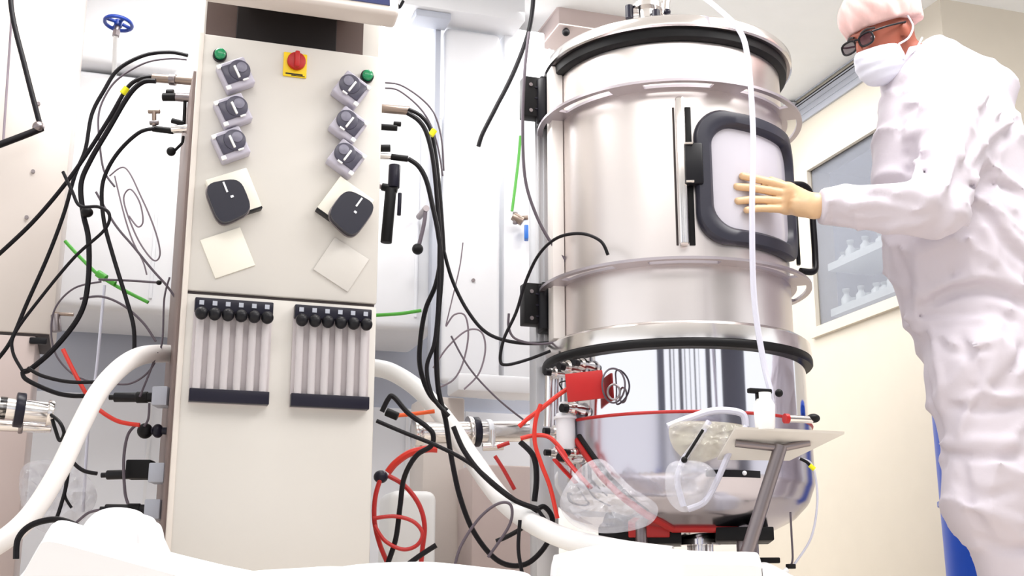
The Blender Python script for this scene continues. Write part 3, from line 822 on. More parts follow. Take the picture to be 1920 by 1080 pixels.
# side column with black hinges left of the vessel
ca0, ca1 = (W(1003, 300, 3.62), W(1044, 300, 3.62))
MC2 = frame(Vector((ca0.x, ca0.y, 0)), A, B)
cw_ = (ca1 - ca0).length
g = root('aluminium_column', 'vertical aluminium extrusion column left of the vessel', 'column', MC2)
zc0 = W(1020, 655, 3.62).z; zc1 = W(1020, 88, 3.62).z
part('column_profile', MB().box((0, 0, 0.0), (cw_, 0.06, zc1), 0.002).box((0.008, -0.004, zc0), (0.016, 0, zc1), 0.001).box((0.026, -0.004, zc0), (0.034, 0, zc1), 0.001)
     .box((0.046, -0.004, zc0), (0.052, 0, zc1), 0.001), M['alu'], g, local=True)
def hinge_block(y0, y1, lab):
    z1 = W(1000, y0, 3.57).z; z0 = W(1000, y1, 3.57).z
    xl = (W(970, 300, 3.57) - W(1003, 300, 3.57)).length
    h = root('hinge_block', lab, 'hinge', frame(MC2 @ Vector((0, -0.02, z0)), A, B))
    H = z1 - z0
    part('hinge_leaf', MB().box((-xl, -0.035, 0.01), (0.0, 0.01, H), 0.003), M['rubber'], h, local=True)
    part('hinge_knuckle', MB().cyl((-0.002+0.012, -0.03, -0.005), (0.01, -0.03, H*0.95), 0.022, 20, bevel=0.003).box((0.0, -0.04, -0.01), (cw_+0.002, 0.01, H*1.04), 0.005), M['black'], h, local=True)
    for q in (0.2, 0.8): part('hinge_screw', MB().cyl((-xl*0.6, -0.034, H*q), (-xl*0.6, -0.039, H*q), 0.006, 12), M['darksteel'], h, local=True)
    for q in (0.25, 0.5, 0.75): part('hinge_groove', MB().box((-xl*0.35, -0.038, H*q-0.002), (-0.005, -0.034, H*q+0.002), 0.0005), M['navy'], h, local=True)
hinge_block(146, 226, 'black hinge block high on the aluminium column')
hinge_block(532, 615, 'black hinge block low on the aluminium column')

# ------------------------------------------------------------------ tray on a slanted pole
TP = [W(1362, 802, 3.12), W(1582, 812, 3.12), W(1490, 868, 2.98), W(1352, 858, 2.98)]
zt = sum(p.z for p in TP)/4
TP = []
for x, y in [(1372, 804), (1584, 815), (1478, 862), (1340, 850)]:
    d = ray(x, y); t = (0.515 + 0.0 - CAM[2]) / d[2]; TP.append(Vector((CAM + d*t).tolist()))
# the tray: a horizontal plate seen from below, its far edge towards the kettle
TZ = 0.515
TP = [Vector((0.50, 2.80, TZ)), Vector((0.74, 2.86, TZ)), Vector((0.60, 3.16, TZ)), Vector((0.47, 3.12, TZ))]
def planez(x, y, z):
    d = ray(x, y); t = (z - CAM[2]) / d[2]; return Vector((CAM + d*t).tolist())
TP = [W(1378, 805, 3.0), W(1583, 814, 3.0), W(1480, 864, 3.12), W(1345, 862, 3.12)]
g = root('side_tray', 'grey triangular tray plate on a slanted pole before the kettle', 'tray', frame(W(1462, 838, 3.06), A, B))
mb = MB(); bm = mb.bm
lo = [bm.verts.new(p) for p in TP]; hi = [bm.verts.new(p + Vector((0, -0.004, 0.006))) for p in TP]
bm.faces.new(lo); bm.faces.new(hi[::-1])
for i in range(4): bm.faces.new((lo[i], lo[(i+1) % 4], hi[(i+1) % 4], hi[i]))
part('tray_plate', mb, M['cab'], g, smooth=False)
ptop = W(1464, 836, 3.04); pb_ = W(1398, 1045, ptop.y)
part('pole', MB().tube([ptop, pb_, pb_ + (pb_-ptop)*0.9], 0.0165, seg=16, raw=True), M['darksteel'], g)
part('support_arm', MB().tube([ptop + Vector((-0.11, 0, 0.006)), ptop + Vector((0.0, 0, -0.006))], 0.009).tube([ptop + Vector((0.07, 0, 0.008)), ptop + Vector((0, 0, -0.006))], 0.009), M['darksteel'], g)
def W2(x, y, base): return W(x, y, base.y)
tc = W(1435, 806, 3.01)
cupz = 0.54
g = root('white_bracket_cup', 'white plastic cup standing on the tray under the white hose', 'cup', frame(tc, A, B))
p = tc
part('cup_body', MB().lathe([(0, 0), (0.022, 0), (0.024, 0.005), (0.026, 0.06), (0.018, 0.075), (0.018, 0.09), (0, 0.09)], seg=28), M['white'], g, local=True)
g = root('black_clip', 'black spring clip gripping the white hose above the tray', 'clip', frame(W(1425, 738, tc.y), A, B))
part('clip_jaw', MB().box((-0.032, -0.008, 0.0), (0.03, 0.008, 0.012), 0.003).box((-0.01, -0.01, -0.03), (0.012, 0.01, 0.006), 0.004), M['rubber'], g, local=True)
part('clip_ball', MB().sph((0.052, 0, 0.004), 0.010), M['rubber'], g, local=True)
g = root('sample_valve', 'small red and steel sample valve at the tray edge', 'valve', frame(W(1502, 797, 3.01), A, B))
part('valve_barrel', MB().cyl((-0.04, 0, 0.014), (0.03, 0, 0.014), 0.009), M['steel2'], g, local=True)
part('valve_grip', MB().sph((0.035, 0, 0.018), 0.014, (1.2, 1, 0.8)), M['rubber'], g, local=True)
part('valve_ring', MB().cyl((-0.044, 0, 0.014), (-0.034, 0, 0.014), 0.012), M['red'], g, local=True)

# ------------------------------------------------------------------ white hose in front of the vessel
def cable(name, pts, rpx, material, label, cat='cable', Y=3.3, group=None, seg=8, sub=8):
    """pts: picture points, each with its own distance or the common one"""
    P = [W(p[0], p[1], p[2] if len(p) > 2 else Y) for p in pts]
    r = rpx * P[0].y / 2400.0
    return single(name, MB().tube(P, r, sub=sub, seg=seg), material, label, cat, group=group)
cable('clear_hose', [(1300, -20, 3.3), (1345, 15, 3.2), (1385, 55, 3.14), (1402, 110, 3.1), (1412, 250, 3.08), (1410, 400, 3.06), (1414, 560, 3.06), (1432, 680, 3.05), (1447, 745, 3.03), (1444, 772, 3.03)], 5.5, M['wcable'],
      'long white hose running down in front of the vessel window', 'hose')
# clear tubing and bags in front of the kettle
fr = 3.1
def tub(pts, r, lab, m_='wcable', Y=3.1): return cable('clear_tubing', pts, r, M[m_], lab, 'tubing', Y)
tub([(1252, 800), (1290, 785), (1340, 770), (1390, 775), (1398, 800)], 7, 'thick clear tube arching in front of the kettle', Y=3.14)
tub([(1330, 790), (1305, 830), (1282, 862), (1270, 900), (1282, 950)], 6, 'clear tube slanting down left before the kettle', Y=3.12)
tub([(1400, 800), (1372, 840), (1345, 900), (1322, 940), (1290, 955)], 6, 'clear tube slanting from the tray down to the small bag', Y=3.1)
g = root('black_probe', 'thin black probe leaning in front of the kettle jacket', 'probe', frame(W(1283, 862, 3.09), A, B))
part('probe_rod', MB().tube([W(1318, 806, 3.09), W(1283, 862, 3.09)], 0.004, seg=8), M['rubber'], g)
part('probe_tip', MB().sph(W(1283, 862, 3.09), 0.008), M['rubber'], g)
def bag(name, poly, Y, thick, material, lab, bulge=0.03):
    mb = MB(); bm = mb.bm
    P = [W(x, y, Y) for x, y in poly]; P = crom(P, 9, True)
    c = sum(P, Vector()) / len(P)
    vd = Vector((0, 1, 0)); n = len(P); layers = []
    for side in (-1, 1):
        L_ = []
        for f, h in ((1.0, 0.0), (0.92, 0.4), (0.82, 0.65), (0.7, 0.8), (0.58, 0.9), (0.45, 0.96), (0.32, 1.0), (0.18, 1.0), (0.07, 1.0)):
            row = []
            for i, p in enumerate(P):
                q = c + (p-c)*f; nn = 0.9 - 2.2*abs(mnoise.noise(q*20 + Vector((0, side*3, 0)))) - 1.2*abs(mnoise.noise(q*45))
                row.append(bm.verts.new(q + vd*side*(h*thick*(0.8+0.8*nn)+0.0015)))
            L_.append(row)
        for a_, b_ in zip(L_, L_[1:]):
            for i in range(n): bm.faces.new((a_[i], a_[(i+1) % n], b_[(i+1) % n], b_[i]))
        bm.faces.new(L_[-1]); layers.append(L_[0])
    a_, b_ = layers
    for i in range(n): bm.faces.new((a_[i], a_[(i+1) % n], b_[(i+1) % n], b_[i]))
    return single(name, mb, material, lab, 'bag')
bag('plastic_bag', [(1260, 795), (1330, 790), (1400, 800), (1395, 830), (1350, 855), (1300, 868), (1262, 838)], 3.13, 0.022, M['bag2'], 'crumpled amber clear plastic bag in front of the jacket')
bag('sample_bag', [(1255, 870), (1320, 868), (1345, 900), (1320, 945), (1280, 960), (1250, 930)], 3.1, 0.02, M['bag'], 'small clear sample bag hanging low before the kettle')
bag('plastic_sheet', [(1085, 880), (1130, 862), (1180, 910), (1232, 948), (1215, 985), (1140, 1000), (1075, 985), (1050, 940)], 3.2, 0.03, M['bag'], 'large clear plastic sheet wrapped under the left of the kettle')
g = root('strap_pair', 'two wide red straps at the left underside of the kettle', 'strap', frame(W(1070, 860, 3.28), A, B))
part('strap', MB().tube([W(1045, 838, 3.28), W(1070, 872, 3.26), (W(1108, 915, 3.24))], 0.012, flat=0.4), M['redseal'], g)
part('strap', MB().tube([W(1040, 862, 3.3), W(1056, 880, 3.28), (W(1080, 905, 3.26))], 0.010, flat=0.4), M['redseal'], g)
# dangling wire on the right
cable('sample_line', [(1498, 860), (1520, 868), (1530, 900), (1532, 950), (1520, 1010), (1488, 1060)], 2.2, M['wcable'], 'thin clear sample line curving down right of the kettle', 'tubing', 3.3)
cable('line_tip', [(1500, 860), (1512, 866), (1520, 874)], 3.0, M['cable'], 'short dark wire with yellow end right of the kettle', 'wire', 3.27)
single('yellow_ferrule', MB().cyl(W(1518, 872, 3.27), W(1527, 880, 3.27), 0.006), M['ytag'], 'tiny yellow ferrule on the wire right of the kettle', 'ferrule')
cable('drip_line', [(1482, 960), (1484, 1000), (1486, 1050), (1478, 1064)], 2.0, M['gcable'], 'straight grey drip line under the right of the kettle', 'wire', 3.3)
g = root('line_clamp', 'small black and white clamp at the foot of the drip line', 'clamp', frame(W(1482, 1062, 3.29), A, B))
part('clamp_jaw', MB().box((-0.01, -0.008, -0.006), (0.012, 0.008, 0.006), 0.002), M['rubber'], g, local=True)
part('clamp_tail', MB().cyl((-0.01, 0, -0.008), (-0.035, 0, -0.024), 0.007), M['white'], g, local=True)
s = MB()
g = root('hanging_chain', 'short black bead chain under the right end of the gasket', 'chain', frame(W(1502, 690, 3.5), A, B))
for k, y in enumerate((690, 700, 710, 718)): part('chain_bead', MB().sph(W(1502 + (k % 2)*3, y, 3.5), 0.008, seg=12), M['rubber'], g)

# ------------------------------------------------------------------ pipes at mid height
def pipe(name, x0, y0, x1, y1, Y, rpx, clamps, lab):
    a_ = W(x0, y0, Y); b_ = W(x1, y1, Y + (x1-x0)*0.00055)
    g = root(name, lab, 'pipe', frame(a_, A, B)); d = (b_-a_).normalized(); r = rpx*Y/2400
    part('pipe_tube', MB().cyl(a_, b_, r, 28, bevel=0.002), M['steel2'], g)
    for f, wd, rr, mm_ in clamps:
        c = a_ + (b_-a_)*f
        part('pipe_clamp', MB().cyl(c - d*wd, c + d*wd, r*rr, 28, bevel=0.003), M[mm_], g)
    return g
pipe('clamped_pipe', -40, 760, 98, 776, 3.25, 22, [(0.32, 0.012, 1.0, 'black'), (0.55, 0.012, 1.55, 'navy'), (0.97, 0.008, 1.2, 'steel2')], 'stainless pipe with black clamp rings at the left edge')
pipe('clamped_pipe', -20, 797, 96, 802, 3.35, 11, [(0.5, 0.006, 1.3, 'darksteel')], 'thinner dull pipe under the clamped pipe at left edge')
cable('wire_bail', [(96, 778, 3.24), (112, 792, 3.22), (120, 812, 3.22), (112, 826, 3.24), (104, 806, 3.24), (98, 786, 3.24)], 3.6, M['rubber'], 'black wire bail at the end of the clamped pipe', 'clip')
pipe('process_pipe', 775, 812, 1000, 808, 3.7, 21, [(0.03, 0.012, 1.3, 'steel2'), (0.5, 0.014, 1.4, 'navy'), (0.46, 0.006, 1.5, 'steel2'), (0.62, 0.008, 1.15, 'palegrey')], 'white steel pipe with dark clamp between cabinet and vessel')
P = W(905, 838, 3.68); 
g = root('pipe_fitting', 'small steel valve fitting hanging below the process pipe', 'fitting', frame(P, A, B))
part('fitting_body', MB().cyl(P, P + Vector((0.06, 0.01, 0.004)), 0.012).cyl(P + Vector((0.03, 0, 0)), P + Vector((0.03, 0, 0.05)), 0.008), M['steel2'], g)

# ------------------------------------------------------------------ plugs on the sides of the control cabinet
def plug(x0, y0, x1, y1, Y, rpx, lab, extra=None, name='cable_plug'):
    a_ = W(x0, y0, Y); b_ = W(x1, y1, Y); r = rpx*Y/2400; d = (b_-a_).normalized(); L_ = (b_-a_).length
    g = root(name, lab, 'plug', frame(b_, A, B))
    part('plug_body', MB().cyl(a_ + d*L_*0.1, b_, r, 20, bevel=0.002).cyl(a_, a_ + d*L_*0.12, r*0.55, 14), M['black'], g)
    part('plug_collar', MB().cyl(a_ + d*L_*0.55, a_ + d*L_*0.78, r*1.18, 20, bevel=0.002), M['rubber'], g)
    if extra: extra(g, a_, b_, d, r)
    return g
def sock(x, y, Y, w=0.03, h=0.03):
    pass
YL = 3.36
def block(g, a_, b_, d, r):
    part('plug_socket', MB().box(b_ + Vector((-0.012, -0.03, -0.026)), b_ + Vector((0.03, 0.03, 0.026)), 0.004), M['bluegrey'], g)
def bigblock(g, a_, b_, d, r):
    block(g, a_, b_, d, r)
    part('plug_housing', MB().box(b_ + Vector((-0.075, -0.025, -0.015)), b_ + Vector((-0.008, 0.025, 0.035)), 0.004), M['rubber'], g)
plug(205, 745, 298, 745, YL, 9.5, 'long black plug, uppermost on the left side of the cabinet foot', block)
plug(190, 891, 292, 888, YL, 9, 'black plug with square housing below the ball shaped knob', bigblock)
plug(188, 955, 284, 956, YL, 10, 'black plug below the one with square housing', block)
P = W(272, 808, YL)
g = root('ball_knob', 'black ball shaped knob between two long black plugs on the cabinet side', 'plug', frame(P, A, B))  # a ball knob, set among the plugs
part('knob_ball', MB().sph(P, 0.021), M['rubber'], g); part('knob_base', MB().sph(P + Vector((0.034, 0, 0)), 0.019, (0.8, 1, 1)).cyl(P, P + Vector((0.06, 0.0, 0)), 0.01), M['navy'], g)
P = W(246, 1018, YL)
g = root('toggle_valve', 'black toggle valve low on the left side of the cabinet', 'valve', frame(P, A, B))
part('toggle_lever', MB().cyl(P, P + Vector((0.05, 0, -0.004)), 0.011).sph(P, 0.016), M['rubber'], g)
part('toggle_base', MB().cyl(P + Vector((0.03, 0, -0.006)), P + Vector((0.085, 0, -0.004)), 0.02), M['darksteel'], g)
# upper left fittings
def fitting(x, y, Y, pieces, lab, name='gas_fitting', cat='fitting'):
    P = W(x, y, Y); g = root(name, lab, cat, frame(P, A, B)); s = Y/2400
    for (nm, x0, y0, x1, y1, r, mt) in pieces:
        part(nm, MB().cyl(W(x0, y0, Y), W(x1, y1, Y), r*s, 16, bevel=0.0015), M[mt], g)
    return g
YU = 3.4
fitting(355, 148, YU, [('hose_barb', 286, 146, 362, 152, 9, 'brass'), ('hose_collar', 318, 149, 330, 150, 12, 'darksteel')], 'brass grey double hose fitting, highest on the left side')
fitting(355, 182, YU, [('fitting_body', 330, 182, 362, 184, 9, 'darksteel'), ('black_cap', 305, 182, 330, 182, 8.5, 'rubber'), ('black_cap', 312, 174, 326, 174, 7, 'rubber')], 'steel fitting with black caps under the double hose fitting')
bv = fitting(350, 235, YU, [('elbow', 322, 243, 360, 240, 9, 'steel2'), ('black_nut', 286, 241, 326, 246, 6.5, 'rubber'), ('stem', 347, 185, 345, 236, 3.5, 'rubber'), ('handle', 322, 226, 345, 232, 5.5, 'rubber'), ('lever', 344, 255, 342, 268, 3, 'rubber'), ('lever', 342, 268, 326, 284, 3, 'rubber')], 'left side ball valve with black lever and steel elbow', 'ball_valve', 'valve')
part('lever_end', MB().sph(W(321, 284, YU), 0.0135), M['rubber'], bv)
fitting(288, 220, YU, [('stopcock_top', 278, 209, 300, 209, 4.5, 'brass'), ('stopcock_stem', 289, 209, 289, 236, 4.5, 'brass'), ('stopcock_foot', 281, 230, 297, 230, 5, 'darksteel')], 'small brass stopcock left of the ball valve', 'stopcock', 'valve')
YR = 3.6
fitting(722, 205, YR, [('hose_barb', 712, 203, 768, 208, 9, 'brass')], 'brass grey hose fitting on the right side of the cabinet')
fitting(722, 238, YR, [('fitting_body', 712, 238, 745, 240, 6.5, 'rubber'), ('black_cap', 738, 232, 752, 233, 5, 'rubber')], 'short black coupling below the right hose fitting')
fitting(722, 278, YR, [('handle', 710, 278, 732, 278, 7.5, 'rubber'), ('elbow', 712, 293, 738, 294, 6, 'steel2'), ('black_nut', 733, 294, 765, 298, 6.5, 'rubber')], 'right side valve with black knob and rubber nut', 'ball_valve', 'valve')
s_ = fitting(735, 340, YR, [('regulator_body', 740, 310, 738, 352, 12, 'navy'), ('regulator_arm', 716, 350, 745, 356, 8, 'rubber'), ('regulator_stem', 733, 355, 724, 455, 11.5, 'rubber'), ('side_rod', 750, 362, 748, 404, 4, 'navy'), ('mount', 704, 345, 722, 352, 6, 'darksteel')], 'tall black pressure regulator on the right side of the cabinet', 'pressure_regulator', 'regulator')
YV = 4.44
P = W(783, 467, YV)
g = root('hand_lever', 'grey lever with a round black ball right of the regulator', 'lever', frame(P, A, B))
part('lever_rod', MB().tube([W(798, 392, YV), W(795, 420, YV), W(785, 462, YV)], 0.0075), M['gcable'], g)
part('lever_ball', MB().sph(P, 0.021), M['rubber'], g)
part('lever_pivot', MB().cyl(W(798, 392, YV) - B*0.01, W(798, 392, YV) + B*0.10, 0.012), M['darksteel'], g)
fitting(968, 410, 4.57, [('valve_body', 962, 405, 980, 416, 9, 'brass'), ('valve_stem', 966, 398, 966, 420, 5, 'darksteel'), ('valve_back', 972, 410, 990, 408, 5, 'brass')], 'brass valve where the green cable ends', 'brass_valve', 'valve')
single('blue_tag', MB().box(W(983, 447, 4.57), W(983, 447, 4.57) + Vector((0.016, 0.04, 0.055)), 0.003), M['bluebit'], 'little blue tag hanging from the brass valve', 'tag')

# ------------------------------------------------------------------ hoses and cables
cable('white_hose', [(330, 664, 3.5), (300, 663, 3.4), (262, 668, 3.28), (225, 690, 3.2), (185, 735, 3.15), (150, 800, 3.1), (112, 880, 3.05), (62, 960, 3.0), (10, 1010, 2.95), (-60, 1050, 2.9)], 17, M['hose'],
      'thick white hose arching from the cabinet down to the left', 'hose', seg=20)
cable('white_hose', [(690, 688, 3.9), (735, 698, 3.85), (790, 735, 3.8), (845, 800, 3.72), (885, 860, 3.6), (950, 945, 3.45), (1040, 1002, 3.3), (1150, 1030, 3.2), (1260, 1045, 3.15)], 17, M['white'],
      'thick white hose curving from the cabinet under the vessel', 'hose', seg=20)
K = M['cable']; GC = M['gcable']; LC = M['lcable']
cables = [
 # left side
 ([(290, 143), (262, 148), (238, 166), (205, 222), (165, 285), (120, 348), (60, 418), (-10, 484)], 4.5, K, 'black cable from the top left fitting slanting to the left edge', 3.42),
 ([(292, 152), (268, 154), (242, 178), (205, 240), (170, 300), (152, 345), (156, 400), (166, 450), (165, 530), (150, 590), (105, 650), (60, 690), (44, 697)], 5.5, K, 'thick black cable dropping in a bow left of the cabinet', 3.34),
 ([(352, 104), (318, 98), (270, 104), (222, 130), (195, 170), (172, 215), (160, 280), (140, 330), (120, 400), (90, 480), (50, 570), (20, 640), (-10, 680)], 4.2, K, 'black cable arching from the top and running down the left edge', 3.5),
 ([(350, 112), (318, 110), (272, 118), (225, 145), (200, 175), (185, 215), (187, 270), (195, 320), (215, 350)], 2.2, GC, 'thin grey wire arching over the upper left fittings', 3.46),
 ([(290, 241), (262, 248), (228, 278), (203, 315), (191, 355), (195, 415), (212, 480), (235, 555), (250, 610), (252, 655)], 4.2, K, 'black cable from the left ball valve hanging to the white hose', 3.38),
 ([(118, 322), (135, 358), (150, 386), (185, 388), (205, 402), (195, 432), (140, 482), (75, 560), (28, 625), (24, 660), (42, 695)], 3.4, K, 'black cable with a small hook crossing down to the left', 3.28),
 ([(42, 697), (50, 712), (100, 735), (135, 742), (165, 742)], 4.5, K, 'black cable tail under the bow at lower left', 3.3),
 ([(52, 690), (80, 705), (130, 716), (188, 716)], 3.6, K, 'black cable tail just above the pipe at lower left', 3.27),
 ([(205, 330), (235, 315), (265, 370), (290, 430), (300, 475), (288, 488), (262, 455), (240, 405), (232, 370), (245, 355), (262, 380), (268, 415), (258, 425), (242, 405)], 1.7, LC, 'thin wire coil hanging behind the left cables', 3.5),
 ([(180, 360), (215, 420), (250, 462), (285, 505), (312, 535), (330, 560)], 2.4, GC, 'dark thin wire slanting to the cabinet seam at left', 3.45),
 ([(215, 330), (232, 400), (248, 450), (268, 490), (275, 515)], 1.6, LC, 'fine wire strand between the coil and the cabinet', 3.48),
 ([(190, 528), (140, 540), (105, 575), (96, 620), (105, 665), (135, 700), (170, 716)], 2.0, GC, 'large grey wire loop at lower left', 3.4),
 ([(150, 560), (190, 556), (230, 572), (268, 605), (292, 640)], 2.4, GC, 'grey wire arching over the pale recess at left', 3.42),
 ([(185, 524), (240, 526), (300, 530)], 2.4, GC, 'short level grey wire under the green cable', 3.4),
 ([(200, 718), (240, 720), (270, 705), (290, 680), (304, 640), (308, 560), (318, 520)], 2.0, GC, 'grey wire rising along the left side of the cabinet', 3.36),
 ([(262, 744), (280, 700), (295, 660)], 2.2, GC, 'short dark wire rising from the long plug', 3.33),
 ([(280, 756), (278, 785), (270, 800)], 2.4, GC, 'short dark wire between plug and ball knob', 3.34),
 ([(258, 794), (240, 815), (232, 860), (234, 920), (240, 945)], 3.0, GC, 'dark wire hanging from the red cable end to the plug', 3.32),
 ([(128, 852), (140, 870), (158, 883), (182, 888)], 3.8, K, 'black cable feeding the square housed plug', 3.2),
 ([(130, 852), (125, 905), (115, 945), (104, 978)], 3.8, K, 'black cable hanging straight below the white hose', 3.22),
 ([(124, 900), (122, 930), (134, 952)], 2.8, K, 'short black stub beside the hanging cable', 3.24),
 ([(186, 956), (165, 962), (145, 978), (136, 985)], 2.6, GC, 'dark wire tail of the lower plug', 3.2),
 ([(30, 1048), (34, 1010), (58, 985), (100, 974), (135, 982), (165, 1000)], 6, K, 'thick black cable arching over the white cover at left', 2.9),
 ([(258, 966), (268, 990), (266, 1012), (258, 1025)], 3.0, K, 'black wire down to the toggle valve', 3.3),
 # right side
 ([(722, 155), (752, 160), (790, 185), (815, 215), (828, 262), (832, 320)], 1.9, GC, 'upper thin grey wire leaving the right of the cabinet', 3.62),
 ([(722, 165), (748, 170), (785, 200), (808, 235), (822, 280), (830, 330)], 1.9, GC, 'lower thin grey wire leaving the right of the cabinet', 3.6),
 ([(766, 205), (790, 218), (808, 245), (818, 300), (826, 380), (832, 470)], 4.2, K, 'upper black cable from the right hose fitting', 3.58),
 ([(764, 212), (785, 226), (800, 250), (812, 300), (820, 380), (826, 470), (818, 530), (798, 580), (788, 640), (788, 690), (806, 740), (838, 770)], 4.8, K, 'black cable bowing left beside the grey post', 3.55),
 ([(766, 298), (785, 312), (800, 340), (812, 390), (822, 440), (828, 500), (822, 590), (818, 660), (822, 730), (836, 790), (845, 850), (862, 930), (890, 1000), (935, 1052), (985, 1058), (1025, 1020), (1036, 975), (1020, 950), (1002, 960)], 5.0, K, 'long black cable dropping into a wide loop at bottom centre', 3.52),
 ([(832, 470), (848, 525), (875, 580), (910, 622), (955, 640), (1010, 644), (1055, 638)], 3.6, K, 'black cable sweeping from the bundle to the lower hinge', 3.56),
 ([(824, 450), (822, 560), (815, 640), (800, 690), (812, 745), (842, 780)], 4.0, K, 'inner black cable of the hanging bundle', 3.5),
 ([(1002, -40), (998, 20), (988, 70), (962, 138), (928, 205), (905, 250), (897, 274)], 4.6, K, 'thick black cable falling from the ceiling with a free end', 3.9),
 ([(992, 60), (984, 130), (980, 230), (984, 330), (1002, 395), (1030, 450), (1064, 492)], 3.2, GC, 'long dark wire passing the upper hinge to the lower ring', 3.5),
 ([(1140, 478, 3.22), (1126, 452, 3.22), (1090, 438, 3.26), (1045, 446, 3.32), (1010, 478, 3.4), (985, 530, 3.45), (968, 585, 3.46), (945, 635, 3.46), (938, 675, 3.46), (950, 684, 3.46), (990, 674, 3.46), (1032, 658, 3.44)], 3.4, K, 'black cable arching over the lower ring and down past the hinge', 3.4),
 ([(954, 588), (954, 615), (968, 636), (1010, 645), (1050, 640)], 2.4, GC, 'dark wire curving under the lower hinge', 3.48),
 ([(868, 455), (862, 500), (848, 560), (836, 610)], 1.3, LC, 'thin pale wire hanging in front of the white door', 3.6),
 ([(836, 612), (852, 590), (872, 592), (878, 630), (868, 680), (850, 712), (820, 728)], 1.8, LC, 'thin wire loop at centre, narrower one', 3.6),
 ([(812, 690), (840, 650), (875, 620), (902, 622), (910, 655), (898, 700), (870, 730)], 1.8, LC, 'thin wire loop at centre, wider one', 3.58),
 ([(846, 630), (880, 690), (930, 745), (985, 790)], 1.9, GC, 'thin straight wire slanting from the loops to the vessel', 3.55),
 ([(706, 789), (760, 812), (820, 836), (880, 868), (940, 918), (1000, 962), (1050, 1005), (1090, 1034)], 4.0, K, 'black cable slanting from the cabinet foot under the vessel', 3.4),
 ([(716, 772), (728, 748), (738, 744), (765, 774), (800, 800), (812, 815), (808, 836), (780, 855), (758, 895), (750, 950), (742, 1010), (725, 1062)], 5.0, K, 'black cable with a sharp bend dropping beside the red loops', 3.45),
 ([(850, 800), (870, 845), (905, 890), (960, 935), (1010, 955)], 5.0, K, 'black cable lying along the white hose', 3.35),
 ([(975, 828), (1000, 855), (1006, 895), (1002, 940)], 5.5, K, 'short thick black cable left of the vessel valves', 3.36),
 ([(852, 1062), (866, 1020), (900, 970), (935, 944), (958, 948), (955, 985), (915, 1045)], 2.8, GC, 'grey wire arch low at centre', 3.34),
 ([(1002, 958), (985, 985), (955, 1004), (930, 1015)], 4.4, K, 'black cable stub inside the bottom loop', 3.38),
 ([(975, 975), (972, 1030), (980, 1080)], 3.6, K, 'black cable running straight down through the bottom loop', 3.3),
 ([(1008, 955), (1030, 985), (1052, 1012)], 3.6, K, 'black branch cable reaching right toward the cover', 3.34),
 ([(818, 1022), (790, 1040), (765, 1058)], 5.0, K, 'black cable end beside the red loops near the floor', 3.42),
]
for pts, r, m_, lab, Y in cables:
    cable('cable' if m_ is K else 'wire', pts, r, m_, lab, 'cable' if m_ is K else 'wire', Y)
RC = M['redcable']
cable('red_cable', [(118, 655), (135, 690), (152, 722), (168, 748), (188, 770), (222, 790), (262, 797)], 4.2, RC, 'red cable from the lower left under the white hose', Y=3.3)
cable('red_cable', [(716, 890), (704, 930), (702, 975), (712, 1020), (732, 1068)], 4.6, M['redseal'], 'red cable hugging the right foot of the cabinet', Y=3.46)
cable('red_cable', [(728, 892), (758, 910), (785, 945), (796, 985), (792, 1030), (788, 1075)], 4.6, M['redseal'], 'red cable falling from the dark plug beside the cabinet', Y=3.48)
cable('red_cable', [(700, 972), (740, 968), (775, 978), (792, 1000), (782, 1022), (755, 1030), (722, 1014), (702, 985)], 3.8, M['redseal'], 'red cable ring lying across the others', Y=3.44)
cable('red_cable', [(727, 886), (742, 868), (768, 850), (800, 842), (820, 842)], 7, RC, 'wide red cable rising to the process pipe', Y=3.5)
cable('orange_cable', [(745, 779), (775, 776), (815, 771)], 4.0, M['orange'], 'short orange cable above the slanting black cable', Y=3.55)
cable('red_cable', [(973, 800), (990, 785), (1015, 766), (1045, 742), (1066, 728)], 4.5, RC, 'red cable rising to the red tag', Y=3.32)
cable('red_cable', [(976, 822), (1005, 816), (1030, 820), (1052, 842), (1062, 858)], 4.2, RC, 'red cable curving to the kettle valves', Y=3.3)
cable('red_cable', [(1014, 758), (1004, 790), (1003, 830), (1015, 870), (1032, 915), (1045, 972)], 4.2, RC, 'red cable hanging down left of the kettle', Y=3.28)
cable('red_cable', [(928, 855), (945, 882), (965, 918)], 3.8, M['redseal'], 'short dark red cable below the process pipe', Y=3.5)
cable('red_cable', [(932, 838), (955, 830)], 4.0, M['redseal'], 'tiny red cable piece touching the process pipe', Y=3.5)
cable('green_cable', [(122, 452), (150, 482), (185, 515), (225, 540), (278, 567)], 3.6, M['greencable'], 'green cable slanting across the left recess', Y=3.52)
cable('green_cable', [(705, 591), (750, 588), (790, 582)], 3.6, M['greencable'], 'short green cable right of the cabinet seam', Y=3.62)
cable('green_cable', [(976, 255), (972, 300), (966, 350), (960, 396)], 3.0, M['greencable'], 'green cable hanging below the upper hinge', Y=4.55)
cable('pale_tube', [(196, 535), (188, 620), (180, 700), (168, 780), (162, 850), (156, 960)], 3.0, M['wcable'], 'lilac clear tube hanging straight behind the white hose', 'tubing', Y=3.6)
for x, y, Y, lab in [(234, 170, 3.4, 'small yellow tag on the black cable at upper left'), (811, 249, 3.565, 'small yellow tag on the black cable at the right')]:
    P = W(x, y, Y); single('yellow_tag', MB().cyl(P - Vector((0.006, 0, 0.009)), P + Vector((0.006, 0, 0.009)), 0.0095, 14), M['ytag'], lab, 'tag')
s = MB(); P = W(183, 512, 3.51); s.cyl(P, P + Vector((0.025, 0, -0.016)), 0.011).cyl(W(207, 527, 3.51), W(216, 532, 3.51), 0.008)
single('green_connector', s, M['greencable'], 'green connector halfway along the slanting green cable', 'connector')
